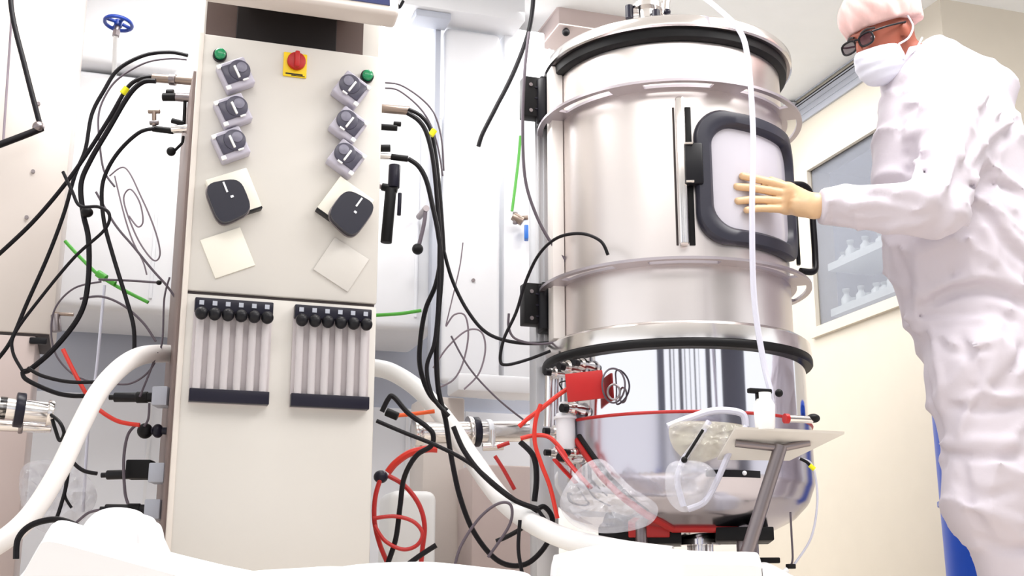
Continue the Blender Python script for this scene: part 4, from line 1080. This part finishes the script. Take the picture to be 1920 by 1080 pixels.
for x, y, Y, r, lab in [(163, 398, 3.33, 0.017, 'black cable tie knot on the thick bow cable'), (298, 530, 3.39, 0.008, 'small black bead on the level grey wire')]:
    single('cable_tie', MB().sph(W(x, y, Y), r, (1, 1, 0.85)), M['rubber'], lab, 'tie')
fitting(105, 600, onBP(104, 600, 3.945).y-0.012, [('clamp_body', 104, 590, 107, 622, 9, 'darksteel'), ('clamp_bolt', 100, 588, 138, 590, 3.5, 'brass')], 'dull metal hose clamp beside the white recess at left', 'hose_clamp', 'clamp')
P = W(733, 776, 3.5); single('cable_plug', MB().cyl(P - Vector((0.014, 0, -0.006)), P + Vector((0.02, 0, -0.008)), 0.012, bevel=0.002), M['rubber'], 'short black plug at the end of the orange cable', 'plug')
P = W(714, 894, 3.47); single('cable_plug', MB().sph(P, 0.02, (1, 1, 0.9)), M['navy'], 'round dark plug where the red cables leave the cabinet', 'plug')
bag('coiled_clear_tube', [(40, 880), (90, 862), (150, 880), (182, 930), (150, 980), (90, 1000), (45, 960)], 3.5, 0.05, M['bag'], 'crumpled clear plastic bag behind the white hose at left')

# ------------------------------------------------------------------ white covers in the foreground
def cover(name, P, depth, lab, puff=0.03):
    """P: front outline in the picture at one distance; a draped cover reaching the floor"""
    Y = P[0][2]
    top = [W(x, y, Y) for x, y, _ in P]
    mb = MB(); bm = mb.bm; n = 40
    pts = crom(top, 10)
    ny = 16; rows = []
    for j in range(ny+3):
        f = min(max((j-1)/ny, 0), 1)
        row = []
        for i, p in enumerate(pts):
            dz = 0.02*mnoise.noise(Vector((p.x*5, f*3, 1.7)))
            edge = min(f, 1-f)*2; q = p + Vector((0, depth*f, 0.0))
            z = p.z - 0.03*(1-min(1, edge*3))**2 + dz*min(1, edge*3)
            if j in (0, ny+2): z = 0.0
            row.append(bm.verts.new((q.x, q.y, max(z, 0.0))))
        rows.append(row)
    for a_, b_ in zip(rows, rows[1:]):
        for i in range(len(pts)-1): bm.faces.new((a_[i], a_[i+1], b_[i+1], b_[i]))
    L_ = [r[0] for r in rows]; R_ = [r[-1] for r in rows]
    for S in (L_, R_):
        try:
            base = [bm.verts.new((v.co.x, v.co.y, 0)) for v in S[1:-1]]
            ring = S[1:-1]
            for i in range(len(ring)-1): bm.faces.new((ring[i], ring[i+1], base[i+1], base[i]))
        except ValueError: pass
    return single(name, mb, M['cover'], lab, 'cover')
cover('dust_cover', [(-10, 1110, 2.3), (30, 1072, 2.3), (70, 1005, 2.3), (92, 984, 2.3), (170, 1002, 2.3), (290, 1035, 2.3), (440, 1074, 2.3), (560, 1082, 2.3)], 0.35, 'white dust cover draped low in the left foreground')
cover('dust_cover', [(135, 1010, 2.75), (160, 972, 2.75), (200, 960, 2.75), (255, 968, 2.75), (268, 1000, 2.75), (290, 1050, 2.75)], 0.2, 'smaller white cover heaped behind the left foreground cover')
cover('dust_cover', [(430, 1095, 2.5), (445, 1070, 2.5), (560, 1072, 2.5), (690, 1062, 2.5), (850, 1060, 2.5), (985, 1072, 2.5), (1000, 1100, 2.5)], 0.3, 'flat white cover along the bottom below the control cabinet')
cover('dust_cover', [(1036, 1090, 2.6), (1042, 1045, 2.6), (1062, 1033, 2.6), (1200, 1030, 2.6), (1405, 1032, 2.6), (1428, 1045, 2.6), (1450, 1090, 2.6)], 0.25, 'white rounded cover in front of the vessel foot')
cover('dust_cover', [(1425, 1060, 3.0), (1450, 1058, 3.0), (1500, 1085, 3.0), (1540, 1100, 3.0)], 0.3, 'thin white cover edge right of the rounded cover')

# ------------------------------------------------------------------ the worker
def surface_nets(phi, lo, h):
    s = phi < 0
    nx, ny, nz = phi.shape
    corners = [(i, j, k) for i in (0, 1) for j in (0, 1) for k in (0, 1)]
    cnt = np.zeros((nx-1, ny-1, nz-1), np.int8)
    for c in corners: cnt += s[c[0]:nx-1+c[0], c[1]:ny-1+c[1], c[2]:nz-1+c[2]]
    act = (cnt > 0) & (cnt < 8)
    I, J, K_ = np.nonzero(act); n = len(I)
    idx = -np.ones(act.shape, np.int64); idx[I, J, K_] = np.arange(n)
    acc = np.zeros((n, 3)); w = np.zeros(n)
    for a in range(8):
        for b in range(a+1, 8):
            ca, cb = corners[a], corners[b]
            if sum(abs(ca[q]-cb[q]) for q in range(3)) != 1: continue
            va = phi[I+ca[0], J+ca[1], K_+ca[2]]; vb = phi[I+cb[0], J+cb[1], K_+cb[2]]
            m = (va < 0) != (vb < 0)
            t = np.where(m, va/np.where(m, va-vb, 1), 0)
            for q in range(3): acc[:, q] += np.where(m, ca[q] + t*(cb[q]-ca[q]), 0)
            w += m
    V = acc/w[:, None] + np.stack([I, J, K_], 1)
    V = V*h + np.array(lo)
    faces = []
    for ax_ in range(3):
        sh = [slice(1, -1)]*3
        a0 = [slice(1, nx-1), slice(1, ny-1), slice(1, nz-1)]; a0[ax_] = slice(0, (nx, ny, nz)[ax_]-1)
        a1 = list(a0); a1[ax_] = slice(1, (nx, ny, nz)[ax_])
        cross = s[tuple(a0)] != s[tuple(a1)]
        P_ = np.stack(np.nonzero(cross), 1)
        off = np.array([1, 1, 1]); off[ax_] = 0
        P_ = P_ + off
        inside = s[P_[:, 0], P_[:, 1], P_[:, 2]]
        u, v = [(1, 2), (2, 0), (0, 1)][ax_]
        def g_(du, dv):
            Q = P_.copy(); Q[:, u] += du; Q[:, v] += dv
            return idx[Q[:, 0], Q[:, 1], Q[:, 2]]
        q = np.stack([g_(-1, -1), g_(0, -1), g_(0, 0), g_(-1, 0)], 1)
        q[~inside] = q[~inside][:, ::-1]
        faces.append(q)
    F_ = np.concatenate(faces); F_ = F_[(F_ >= 0).all(1)]
    return V, F_
class Field:
    def __init__(self, lo, hi, h):
        self.lo = np.array(lo, float); self.h = h
        n = np.ceil((np.array(hi)-self.lo)/h).astype(int)+1
        self.n = n; self.phi = np.full(n, 0.3, np.float32)
        self.ax = [self.lo[i] + h*np.arange(n[i]) for i in range(3)]
    def region(self, lo, hi):
        sl = []; 
        for i in range(3):
            a = int(max(0, math.floor((lo[i]-self.lo[i])/self.h))); b = int(min(self.n[i], math.ceil((hi[i]-self.lo[i])/self.h)+1))
            if b <= a: return None, None
            sl.append(slice(a, b))
        X = np.meshgrid(*[self.ax[i][sl[i]] for i in range(3)], indexing='ij')
        return tuple(sl), X
    def cone(self, a, b, ra, rb, k=0.02, sc=(1, 1, 1), sub=False):
        a = np.array(a, float); b = np.array(b, float); r = max(ra, rb)*max(sc) + 3*k + 0.02
        sl, X = self.region(np.minimum(a, b)-r, np.maximum(a, b)+r)
        if sl is None: return
        ba = b-a; d2 = max(ba@ba, 1e-9)
        P_ = [X[i]-a[i] for i in range(3)]
        t = np.clip((P_[0]*ba[0]+P_[1]*ba[1]+P_[2]*ba[2])/d2, 0, 1)
        d = np.sqrt(sum(((P_[i]-t*ba[i])/sc[i])**2 for i in range(3))) - (ra+(rb-ra)*t)
        self.blend(sl, d, k, sub)
    def ell(self, c, radii, R=None, k=0.02, sub=False):
        c = np.array(c, float); rr = max(radii) + 3*k + 0.02
        sl, X = self.region(c-rr, c+rr)
        if sl is None: return
        P_ = np.stack([X[i]-c[i] for i in range(3)])
        if R is not None:
            P_ = np.einsum('ij,jabc->iabc', np.array(R).T, P_)
        q = np.sqrt(sum((P_[i]/radii[i])**2 for i in range(3)))
        q2 = np.sqrt(sum((P_[i]/radii[i]**2)**2 for i in range(3)))
        d = q*(q-1)/np.maximum(q2, 1e-6)
        self.blend(sl, d, k, sub)
    def blend(self, sl, d, k, sub):
        p = self.phi[sl]; d = d.astype(np.float32)
        if sub:
            d = -d; h = np.clip(0.5 - 0.5*(p-d)/k, 0, 1); self.phi[sl] = p + (d-p)*h + k*h*(1-h)
        else:
            h = np.clip(0.5 + 0.5*(p-d)/k, 0, 1); self.phi[sl] = p + (d-p)*h - k*h*(1-h)
    def crease(self, pts, width, depth):
        """a groove (depth > 0) or a ridge (depth < 0) along a line of points"""
        P_ = crom([Vector(p) for p in pts], 4) if len(pts) > 2 else [Vector(p) for p in pts]
        best = None
        arr = np.array([list(p) for p in P_]); r = width*3
        sl, X = self.region(arr.min(0)-r, arr.max(0)+r)
        if sl is None: return
        D = np.full(X[0].shape, 9.0, np.float32)
        for a, b in zip(arr, arr[1:]):
            ba = b-a; t = np.clip(((X[0]-a[0])*ba[0]+(X[1]-a[1])*ba[1]+(X[2]-a[2])*ba[2])/max(ba@ba, 1e-9), 0, 1)
            D = np.minimum(D, (X[0]-a[0]-t*ba[0])**2+(X[1]-a[1]-t*ba[1])**2+(X[2]-a[2]-t*ba[2])**2)
        self.phi[sl] += depth*np.exp(-D/(width*width)).astype(np.float32)
    def obj(self, name, material, parent=None, smooth_it=2, wm=None):
        V, F_ = surface_nets(self.phi, self.lo, self.h)
        me = bpy.data.meshes.new(name)
        if parent is not None:
            inv = np.array(wmat(parent).inverted()); V = V @ inv[:3, :3].T + inv[:3, 3]
        me.vertices.add(len(V)); me.vertices.foreach_set('co', V.astype(np.float32).ravel())
        me.loops.add(F_.size); me.loops.foreach_set('vertex_index', F_.astype(np.int32).ravel())
        me.polygons.add(len(F_)); me.polygons.foreach_set('loop_start', np.arange(0, F_.size, 4, dtype=np.int32))
        me.update(calc_edges=True); me.validate()
        if smooth_it:
            bm = bmesh.new(); bm.from_mesh(me)
            for _ in range(smooth_it): bmesh.ops.smooth_vert(bm, verts=bm.verts, factor=0.5, use_axis_x=True, use_axis_y=True, use_axis_z=True)
            bm.to_mesh(me); bm.free()
        me.materials.append(material); me.polygons.foreach_set('use_smooth', [True]*len(me.polygons))
        o = bpy.data.objects.new(name, me); COL.objects.link(o)
        if parent is not None: o.parent = parent
        return o
def v3(p): return np.array([p[0], p[1], p[2]], float)
# joints
YH = 3.38
J = dict(
    neck=v3(W(1742, 150, 3.42)), chest=v3(W(1772, 270, 3.44)), waist=v3(W(1800, 470, 3.46)), hip=v3(W(1850, 620, 3.46)),
    shL=v3(W(1800, 235, 3.27)), elL=v3(W(1752, 392, 3.14)), wrL=v3(W(1528, 386, 3.245)),
    shR=v3(W(1745, 225, 3.62)), elR=v3(W(1745, 380, 3.72)), wrR=v3(W(1790, 500, 3.64)),
    hiL=v3(W(1838, 700, 3.36)), knL=v3(W(1862, 905, 3.33)), anL=v3(W(1925, 1165, 3.36)),
    hiR=v3(W(1880, 700, 3.56)), knR=v3(W(1905, 905, 3.58)), anR=v3(W(1975, 1165, 3.62)),
)
J['anL'][2] = 0.09; J['anR'][2] = 0.09
hc = v3(W(1655, 71, YH))
yaw = math.radians(28); pit = math.radians(20)
fwd = np.array([-math.cos(yaw)*math.cos(pit), -math.sin(yaw)*math.cos(pit), -math.sin(pit)])
lat = np.array([-math.sin(yaw), math.cos(yaw), 0]); lat = lat/np.linalg.norm(lat)      # the worker's right
uph = np.cross(fwd, lat); uph = uph if uph[2] > 0 else -uph
HR = np.stack([fwd, lat, uph], 1)          # local (forward, right, up) -> world
def H(f, r, u): return hc + HR @ np.array([f, r, u])
pr = root('person', 'person in white coverall, hairnet, mask and glasses touching the vessel window', 'person',
          Matrix.Translation(Vector(((J['anL'][0]+J['anR'][0])/2, (J['anL'][1]+J['anR'][1])/2, 0))))
# the body: one continuous surface, head to feet
lo = (0.68, 2.92, 0.0); hi = (2.05, 4.0, 2.05)
b = Field(lo, hi, 0.0075)
b.ell(H(-0.012, 0, 0.03), (0.100, 0.078, 0.105), HR, 0.01)
b.ell(H(0.025, 0, -0.045), (0.070, 0.060, 0.080), HR, 0.03)
b.ell(H(0.060, 0, -0.095), (0.030, 0.032, 0.025), HR, 0.02)      # chin
b.ell(H(0.100, 0, -0.02), (0.018, 0.012, 0.028), HR, 0.012)      # nose
b.ell(H(0.108, 0, -0.035), (0.012, 0.014, 0.012), HR, 0.01)
b.ell(H(0.086, 0, 0.022), (0.012, 0.05, 0.010), HR, 0.012)       # brow
for sd in (-1, 1):
    b.ell(H(0.09, sd*0.033, 0.0), (0.014, 0.016, 0.011), HR, 0.012, sub=True)
    b.ell(H(-0.008, sd*0.080, -0.010), (0.019, 0.009, 0.032), HR, 0.006)   # ear
b.ell(H(0.088, 0, -0.065), (0.010, 0.022, 0.008), HR, 0.008)     # lips
b.cone(H(-0.035, 0, -0.05), J['neck'], 0.055, 0.06, 0.03)
b.cone(J['neck'], J['chest'], 0.09, 0.13, 0.05); b.cone(J['chest'], J['waist'], 0.125, 0.115, 0.05); b.cone(J['waist'], J['hip'], 0.115, 0.13, 0.05)
for s_ in 'LR':
    b.cone(J['sh'+s_], J['chest'], 0.055, 0.09, 0.05)
    b.cone(J['sh'+s_], J['el'+s_], 0.050, 0.040, 0.03); b.cone(J['el'+s_], J['wr'+s_], 0.040, 0.026, 0.02)
    b.cone(J['hip'], J['hi'+s_], 0.10, 0.085, 0.05); b.cone(J['hi'+s_], J['kn'+s_], 0.085, 0.055, 0.03); b.cone(J['kn'+s_], J['an'+s_], 0.055, 0.036, 0.02)
    b.cone(J['an'+s_] + [0.02, 0, -0.03], J['an'+s_] + [-0.15, -0.02, -0.05], 0.035, 0.028, 0.02)
# bare hands run on from the wrists inside the gloves
FT = [((1478, 352), (1446, 342), (1420, 336), (1392, 330)), ((1474, 364), (1440, 357), (1410, 352), (1381, 350)),
      ((1472, 378), (1438, 375), (1410, 374), (1383, 377)), ((1474, 392), (1444, 391), (1420, 391), (1400, 394))]
def fp(x, y, base=False):
    th, z = oncyl(x, y, RB+0.034)
    p = cylp(th, z, RB + (0.020 if not base else 0.03))
    q = W(x, y, max(min(p.y, 3.42), 3.2)); return v3(q)
def finger_pts(ch):
    ys = [3.318, 3.305, 3.293, 3.285]
    return [v3(W(x, y, ys[i])) for i, (x, y) in enumerate(ch)]
palm = [v3(W(1478, 358, 3.318)), v3(W(1476, 390, 3.312)), v3(W(1512, 384, 3.275))]
def hand(fld, grow, k=0.008):
    fs = [finger_pts(c) for c in FT]
    rad = [(0.0105, 0.0098, 0.0090, 0.0080), (0.0110, 0.0100, 0.0092, 0.0082), (0.0105, 0.0096, 0.0088, 0.0080), (0.0098, 0.0088, 0.0080, 0.0072)]
    for f_, r_ in zip(fs, rad):
        for i in range(3): fld.cone(f_[i], f_[i+1], r_[i]+grow, r_[i+1]+grow, 0.003)
    wr = J['wrL']
    for i, f_ in enumerate(fs):
        fld.cone(f_[0], wr + np.array([-0.005, 0.0, 0.012 - 0.008*i]), 0.0125+grow, 0.019+grow, 0.012)
    fld.cone(v3(W(1478, 366, 3.316)), v3(W(1478, 390, 3.312)), 0.012+grow, 0.012+grow, 0.01)
    fld.cone(wr, v3(W(1500, 384, 3.27)), 0.027+grow, 0.026+grow, 0.015)
    # thumb: leaves the upper side of the palm and points to the pane, behind the index finger
    t0 = v3(W(1504, 372, 3.272)); t1 = v3(W(1486, 356, 3.318)); t2 = v3(W(1462, 345, 3.342)); t3 = v3(W(1446, 338, 3.345))
    fld.cone(t0, t1, 0.016+grow, 0.0125+grow, 0.01); fld.cone(t1, t2, 0.012+grow, 0.0105+grow, 0.004); fld.cone(t2, t3, 0.0105+grow, 0.009+grow, 0.003)
hand(b, 0.0)
wr = J['wrR']
for i in range(4):
    b.cone(wr, wr + [-0.06, -0.03+0.02*i, -0.06], 0.022, 0.012, 0.01); b.cone(wr + [-0.06, -0.03+0.02*i, -0.06], wr + [-0.075, -0.03+0.02*i, -0.12], 0.009, 0.007, 0.003)
b.cone(wr, wr + [-0.05, -0.05, -0.03], 0.015, 0.010, 0.01); b.cone(wr + [-0.05, -0.05, -0.03], wr + [-0.075, -0.055, -0.06], 0.010, 0.008, 0.003)
body = b.obj('body', M['skin'], pr, 1)
# gloves
gl = Field(v3(W(1370, 430, 3.2))-0.03, v3(W(1545, 310, 3.36))+0.05, 0.0028)
hand(gl, 0.0022)
gl.cone(J['wrL'], J['wrL'] + np.array([0.035, -0.006, 0.0]), 0.031, 0.034, 0.012)
for (x0, y0, x1, y1) in [(1470, 370, 1500, 374), (1472, 384, 1500, 382), (1505, 366, 1512, 400), (1518, 364, 1524, 405)]:
    gl.crease([v3(W(x0, y0, 3.285)), v3(W(x1, y1, 3.245))], 0.006, 0.002)
gl.obj('glove', M['glove'], pr, 1, )
gl = Field(J['wrR']-0.17, J['wrR']+0.1, 0.004)
for i in range(4):
    gl.cone(wr, wr + [-0.06, -0.03+0.02*i, -0.06], 0.025, 0.015, 0.01); gl.cone(wr + [-0.06, -0.03+0.02*i, -0.06], wr + [-0.075, -0.03+0.02*i, -0.12], 0.012, 0.010, 0.003)
gl.cone(wr, wr + [-0.05, -0.05, -0.03], 0.018, 0.013, 0.01); gl.cone(wr + [-0.05, -0.05, -0.03], wr + [-0.075, -0.055, -0.06], 0.013, 0.011, 0.003)
gl.cone(wr, wr + [0.03, 0, 0.05], 0.032, 0.034, 0.01)
gl.obj('glove', M['glove'], pr, 1)
# coverall
c = Field(lo, hi, 0.0085)
nk = J['neck']
c.cone(nk + [-0.03, 0, -0.01], J['chest'], 0.115, 0.185, 0.06)
c.cone(v3(W(1775, 105, 3.46)), v3(W(1835, 175, 3.46)), 0.055, 0.11, 0.06)           # bunched hood and hunched back
c.cone(v3(W(1752, 92, 3.44)), v3(W(1712, 150, 3.36)), 0.035, 0.045, 0.03)
c.cone(v3(W(1705, 165, 3.38)), v3(W(1698, 330, 3.42)), 0.045, 0.10, 0.05)          # collar front
c.cone(J['chest'], J['waist'], 0.19, 0.19, 0.06, sc=(1, 1.02, 1))
c.cone(v3(W(1840, 300, 3.46)), v3(W(1860, 500, 3.48)), 0.13, 0.17, 0.08)
c.cone(J['waist'], J['hip'], 0.19, 0.185, 0.06)
c.cone(v3(W(1735, 480, 3.44)), v3(W(1752, 580, 3.44)), 0.10, 0.095, 0.04)            # loose fabric bulging over the belt line
for s_ in 'LR':
    c.cone(J['sh'+s_], J['chest'], 0.095, 0.13, 0.06)
    c.cone(J['sh'+s_], J['el'+s_], 0.098, 0.078, 0.03); c.cone(J['el'+s_], J['wr'+s_] + (J['el'+s_]-J['wr'+s_])*0.06, 0.080, 0.052, 0.03)
    c.cone(J['hip'], J['hi'+s_], 0.17, 0.14, 0.05); c.cone(J['hi'+s_], J['kn'+s_], 0.142, 0.118, 0.04)
    c.cone(J['kn'+s_], J['an'+s_] + [0, 0, 0.02], 0.118, 0.085, 0.03)
    c.cone(J['kn'+s_] + [-0.02, 0, -0.05], J['kn'+s_] + [0.0, 0, 0.05], 0.115, 0.10, 0.04)
def hit(x, y):
    d = ray(x, y); Ys = np.arange(2.95, 3.9, 0.004)
    P_ = CAM[None] + d[None]*(Ys/d[1])[:, None]
    I_ = np.round((P_-c.lo)/c.h).astype(int)
    ok = ((I_ >= 0) & (I_ < c.n)).all(1)
    for y_, i_, o_ in zip(Ys, I_, ok):
        if o_ and C0[i_[0], i_[1], i_[2]] < 0: return y_
    return None
C0 = c.phi.copy()
def cr(pts, w, d):
    Q = []
    for p in pts:
        y_ = hit(p[0], p[1])
        if y_ is not None: Q.append(v3(W(p[0], p[1], y_)))
    if len(Q) > 1: c.crease(Q, w*0.9, d*1.7)
# grooves (+) and ridges (-) of the crumpled cloth, on the side facing us
cr([(1875, 168, 3.30), (1852, 215, 3.24), (1835, 265, 3.18), (1810, 320, 3.14), (1790, 365, 3.10), (1765, 415, 3.10), (1735, 450, 3.14)], 0.020, 0.030)
cr([(1912, 225, 3.34), (1880, 262, 3.28), (1845, 300, 3.22), (1815, 340, 3.18)], 0.016, 0.024)
cr([(1900, 200, 3.34), (1870, 232, 3.26), (1845, 250, 3.2)], 0.012, 0.020)
cr([(1650, 445, 3.22), (1720, 440, 3.14), (1760, 420, 3.1)], 0.014, 0.014)
cr([(1560, 410, 3.18), (1620, 420, 3.12), (1700, 412, 3.08), (1760, 398, 3.06)], 0.012, 0.012)
cr([(1590, 372, 3.17), (1650, 368, 3.12), (1720, 385, 3.08)], 0.010, 0.010)
cr([(1700, 255, 3.28), (1760, 235, 3.2), (1785, 250, 3.17)], 0.014, -0.016)
cr([(1775, 215, 3.18), (1800, 270, 3.13), (1812, 320, 3.1)], 0.014, -0.014)
cr([(1705, 320, 3.2), (1750, 330, 3.1), (1775, 375, 3.06)], 0.012, 0.014)
cr([(1720, 200, 3.27), (1690, 215, 3.27), (1688, 250, 3.27)], 0.011, 0.014)
cr([(1725, 120, 3.34), (1705, 145, 3.31), (1685, 165, 3.30)], 0.012, 0.018)
cr([(1735, 575, 3.32), (1775, 550, 3.27), (1830, 540, 3.24), (1880, 548, 3.24), (1930, 572, 3.26)], 0.017, 0.030)
cr([(1690, 602, 3.36), (1745, 592, 3.29), (1820, 588, 3.25), (1860, 582, 3.25), (1900, 600, 3.26)], 0.012, 0.018)
cr([(1725, 560, 3.33), (1780, 535, 3.26), (1840, 520, 3.23), (1900, 530, 3.24)], 0.016, -0.014)
cr([(1700, 598, 3.34), (1760, 600, 3.28), (1840, 602, 3.24)], 0.013, -0.014)
cr([(1722, 460, 3.26), (1728, 520, 3.26), (1742, 570, 3.28)], 0.016, -0.018)
cr([(1810, 400, 3.2), (1818, 450, 3.22), (1822, 510, 3.23)], 0.012, -0.010)
cr([(1870, 380, 3.24), (1890, 430, 3.25), (1930, 470, 3.28)], 0.012, -0.014)
cr([(1845, 395, 3.22), (1880, 450, 3.25), (1925, 492, 3.28)], 0.014, 0.012)
cr([(1710, 620, 3.3), (1735, 700, 3.26), (1760, 790, 3.25), (1770, 870, 3.25)], 0.014, 0.012)
cr([(1745, 610, 3.26), (1760, 700, 3.24), (1765, 760, 3.24)], 0.012, -0.010)
cr([(1920, 650, 3.2), (1880, 720, 3.2), (1830, 725, 3.2)], 0.016, 0.014)
cr([(1830, 718, 3.2), (1880, 745, 3.18), (1930, 740, 3.2)], 0.014, -0.012)
cr([(1765, 832, 3.22), (1830, 828, 3.18), (1900, 830, 3.2)], 0.014, -0.018)
cr([(1780, 852, 3.22), (1850, 860, 3.19), (1920, 850, 3.2)], 0.014, 0.014)
cr([(1800, 860, 3.22), (1815, 930, 3.2), (1850, 1000, 3.2)], 0.014, 0.014)
cr([(1840, 1010, 3.22), (1890, 1030, 3.2), (1940, 1020, 3.22)], 0.014, 0.016)
for pts, w_, d_ in [
    ([(1600, 400), (1680, 400), (1745, 410)], .012, .009), ([(1555, 365), (1562, 395), (1556, 425)], .009, .008), ([(1575, 360), (1600, 395), (1610, 430)], .010, -.008),
    ([(1640, 352), (1690, 350), (1740, 370)], .012, -.012), ([(1700, 290), (1740, 300), (1762, 350)], .012, .012), ([(1770, 260), (1785, 300), (1780, 350)], .010, -.010),
    ([(1745, 180), (1800, 190), (1850, 215)], .012, .008), ([(1700, 190), (1750, 200), (1800, 190)], .012, -.009), ([(1680, 470), (1700, 520), (1700, 560)], .014, .010),
    ([(1780, 440), (1790, 500), (1785, 550)], .014, .010), ([(1850, 430), (1870, 500), (1900, 540)], .014, -.012), ([(1800, 630), (1830, 690), (1835, 760)], .016, .010),
    ([(1870, 640), (1860, 700), (1820, 760), (1800, 810)], .014, -.010), ([(1780, 760), (1840, 770), (1910, 760)], .014, .009), ([(1760, 640), (1790, 660), (1850, 655)], .012, .008),
    ([(1790, 900), (1840, 930), (1900, 920)], .014, .010), ([(1810, 950), (1860, 960), (1915, 980)], .013, -.010), ([(1800, 350), (1850, 345), (1910, 360)], .013, .010), ([(1790, 395), (1840, 372), (1900, 392)], .013, -.010)]:
    cr(pts, w_, d_)
# overall crumple
X = np.meshgrid(*c.ax, indexing='ij')
near = np.abs(c.phi) < 0.05
xs, ys_, zs_ = X[0][near], X[1][near], X[2][near]
wob = 0.5*np.sin(9*xs+6*zs_) + 0.4*np.cos(11*ys_-7*zs_)
rid = 1-np.abs(np.sin(15*zs_ + 13*xs*0.6 + 9*ys_ + 1.8*wob)); rid2 = 1-np.abs(np.sin(21*xs - 17*zs_*0.8 + 10*ys_ + 2.2*wob))
c.phi[near] -= (0.012*rid**3 + 0.010*rid2**3 - 0.004).astype(np.float32)
cut = (X[0] - J['wrL'][0] - 0.0)      # clean cuff
m = (X[0] < J['wrL'][0] + 0.012)
c.phi[m] = np.maximum(c.phi[m], (J['wrL'][0] + 0.012 - X[0][m]).astype(np.float32))
del X
cov = c.obj('coverall', M['coverall'], pr, 1)
# overboots
for s_ in 'LR':
    f_ = Field(J['an'+s_]-[0.24, 0.1, 0.12], J['an'+s_]+[0.12, 0.1, 0.14], 0.007)
    f_.cone(J['an'+s_] + [0.02, 0, -0.02], J['an'+s_] + [-0.15, -0.02, -0.035], 0.055, 0.045, 0.02); f_.cone(J['an'+s_], J['an'+s_] + [0, 0, 0.09], 0.055, 0.07, 0.02)
    zz = np.broadcast_to(f_.ax[2][None, None, :], f_.phi.shape); f_.phi = np.maximum(f_.phi, (0.004-zz).astype(np.float32))
    f_.obj('overboot', M['boot'], pr, 1)
# hairnet
f_ = Field(hc-0.2, hc+0.22, 0.005)
f_.ell(H(-0.022, 0, 0.068), (0.128, 0.108, 0.105), HR, 0.01)
f_.ell(H(-0.085, 0, 0.02), (0.055, 0.07, 0.055), HR, 0.03)
X = np.meshgrid(*f_.ax, indexing='ij'); P_ = np.stack([X[i]-hc[i] for i in range(3)]); Lc = np.einsum('ij,jabc->iabc', HR.T, P_)
ang = np.arctan2(Lc[1], Lc[0]+0.02)
f_.phi -= (0.0035*np.abs(np.sin(9*ang+2*np.sin(30*Lc[2]))) + 0.003*np.sin(45*Lc[2]+4*np.sin(3*ang))).astype(np.float32)
brim = 0.030 - 0.10*(np.clip(-Lc[0], 0, 0.1)) + 0.0*Lc[0]
f_.phi = np.maximum(f_.phi, (brim - Lc[2]).astype(np.float32))
net = f_.obj('hairnet', M['net'], pr, 1)
# mask
f_ = Field(hc-0.2, hc+0.15, 0.0045)
f_.ell(H(0.042, 0, -0.070), (0.078, 0.072, 0.070), HR, 0.02)
f_.ell(H(0.100, 0, -0.050), (0.028, 0.026, 0.034), HR, 0.02)
f_.ell(H(0.070, 0, -0.102), (0.040, 0.040, 0.026), HR, 0.02)
X = np.meshgrid(*f_.ax, indexing='ij'); P_ = np.stack([X[i]-hc[i] for i in range(3)]); Lc = np.einsum('ij,jabc->iabc', HR.T, P_)
f_.phi -= (0.0012*np.sin(240*Lc[2])).astype(np.float32)
f_.phi = np.maximum(f_.phi, (Lc[2] + 0.030 + 0.10*np.clip(0.09-Lc[0], 0, 1)).astype(np.float32))
f_.phi = np.maximum(f_.phi, (0.012 - Lc[0]).astype(np.float32))
mk = f_.obj('face_mask', M['mask'], pr, 1)
for sd in (-1, 1):
    s = MB()
    s.tube([Vector(H(0.03, sd*0.072, -0.045)), Vector(H(0.0, sd*0.088, -0.035)), Vector(H(-0.028, sd*0.092, -0.005)), Vector(H(-0.02, sd*0.092, 0.03))], 0.003, seg=8)
    s.tube([Vector(H(0.03, sd*0.070, -0.09)), Vector(H(-0.02, sd*0.082, -0.07)), Vector(H(-0.07, sd*0.075, -0.04))], 0.003, seg=8)
    part('mask_strap', s, M['mask'], mk)
# glasses and eyes
s = MB(); gls = []
for sd in (-1, 1):
    cc = H(0.109, sd*0.035, -0.004)
    ringp = []; lens_b = MB()
    for k_ in range(20):
        a = 2*math.pi*k_/20; q = np.array([0.0 - 0.25*abs(math.cos(a))*0.0, 0.027*math.copysign(abs(math.cos(a))**0.7, math.cos(a)), 0.017*math.copysign(abs(math.sin(a))**0.7, math.sin(a))])
        ringp.append(Vector(cc + HR @ q))
    s.tube(ringp, 0.0032, closed=True, raw=True, seg=8)
    s.tube([Vector(H(0.107, sd*0.062, 0.008)), Vector(H(0.06, sd*0.083, 0.010)), Vector(H(-0.01, sd*0.087, 0.012))], 0.003, seg=8)
    lens_b.bm.faces.new([lens_b.bm.verts.new(p) for p in ringp]); gls.append(lens_b)
s.tube([Vector(H(0.110, -0.009, 0.004)), Vector(H(0.114, 0, 0.007)), Vector(H(0.110, 0.009, 0.004))], 0.003, seg=8)
gg = part('glasses', s, M['black'], pr)
glm = mat('spectacle_lens', (70, 50, 60), 0.1, alpha=0.7)
for q in gls: part('lens', q, glm, gg)
for sd in (-1, 1):
    o = part('eye', MB().sph(H(0.068, sd*0.028, -0.003), 0.012), M['white'], pr)
    part('iris', MB().sph(H(0.0775, sd*0.028, -0.004), 0.0048), M['rubber'], o)
# eyebrows
for sd in (-1, 1):
    part('eyebrow', MB().tube([Vector(H(0.100, sd*0.014, 0.018)), Vector(H(0.096, sd*0.034, 0.024)), Vector(H(0.082, sd*0.055, 0.019))], 0.0035, seg=8), M['darkgap'], pr)
# cover over the open neck: a collar drawn up behind the ear
bpy.context.view_layer.update()
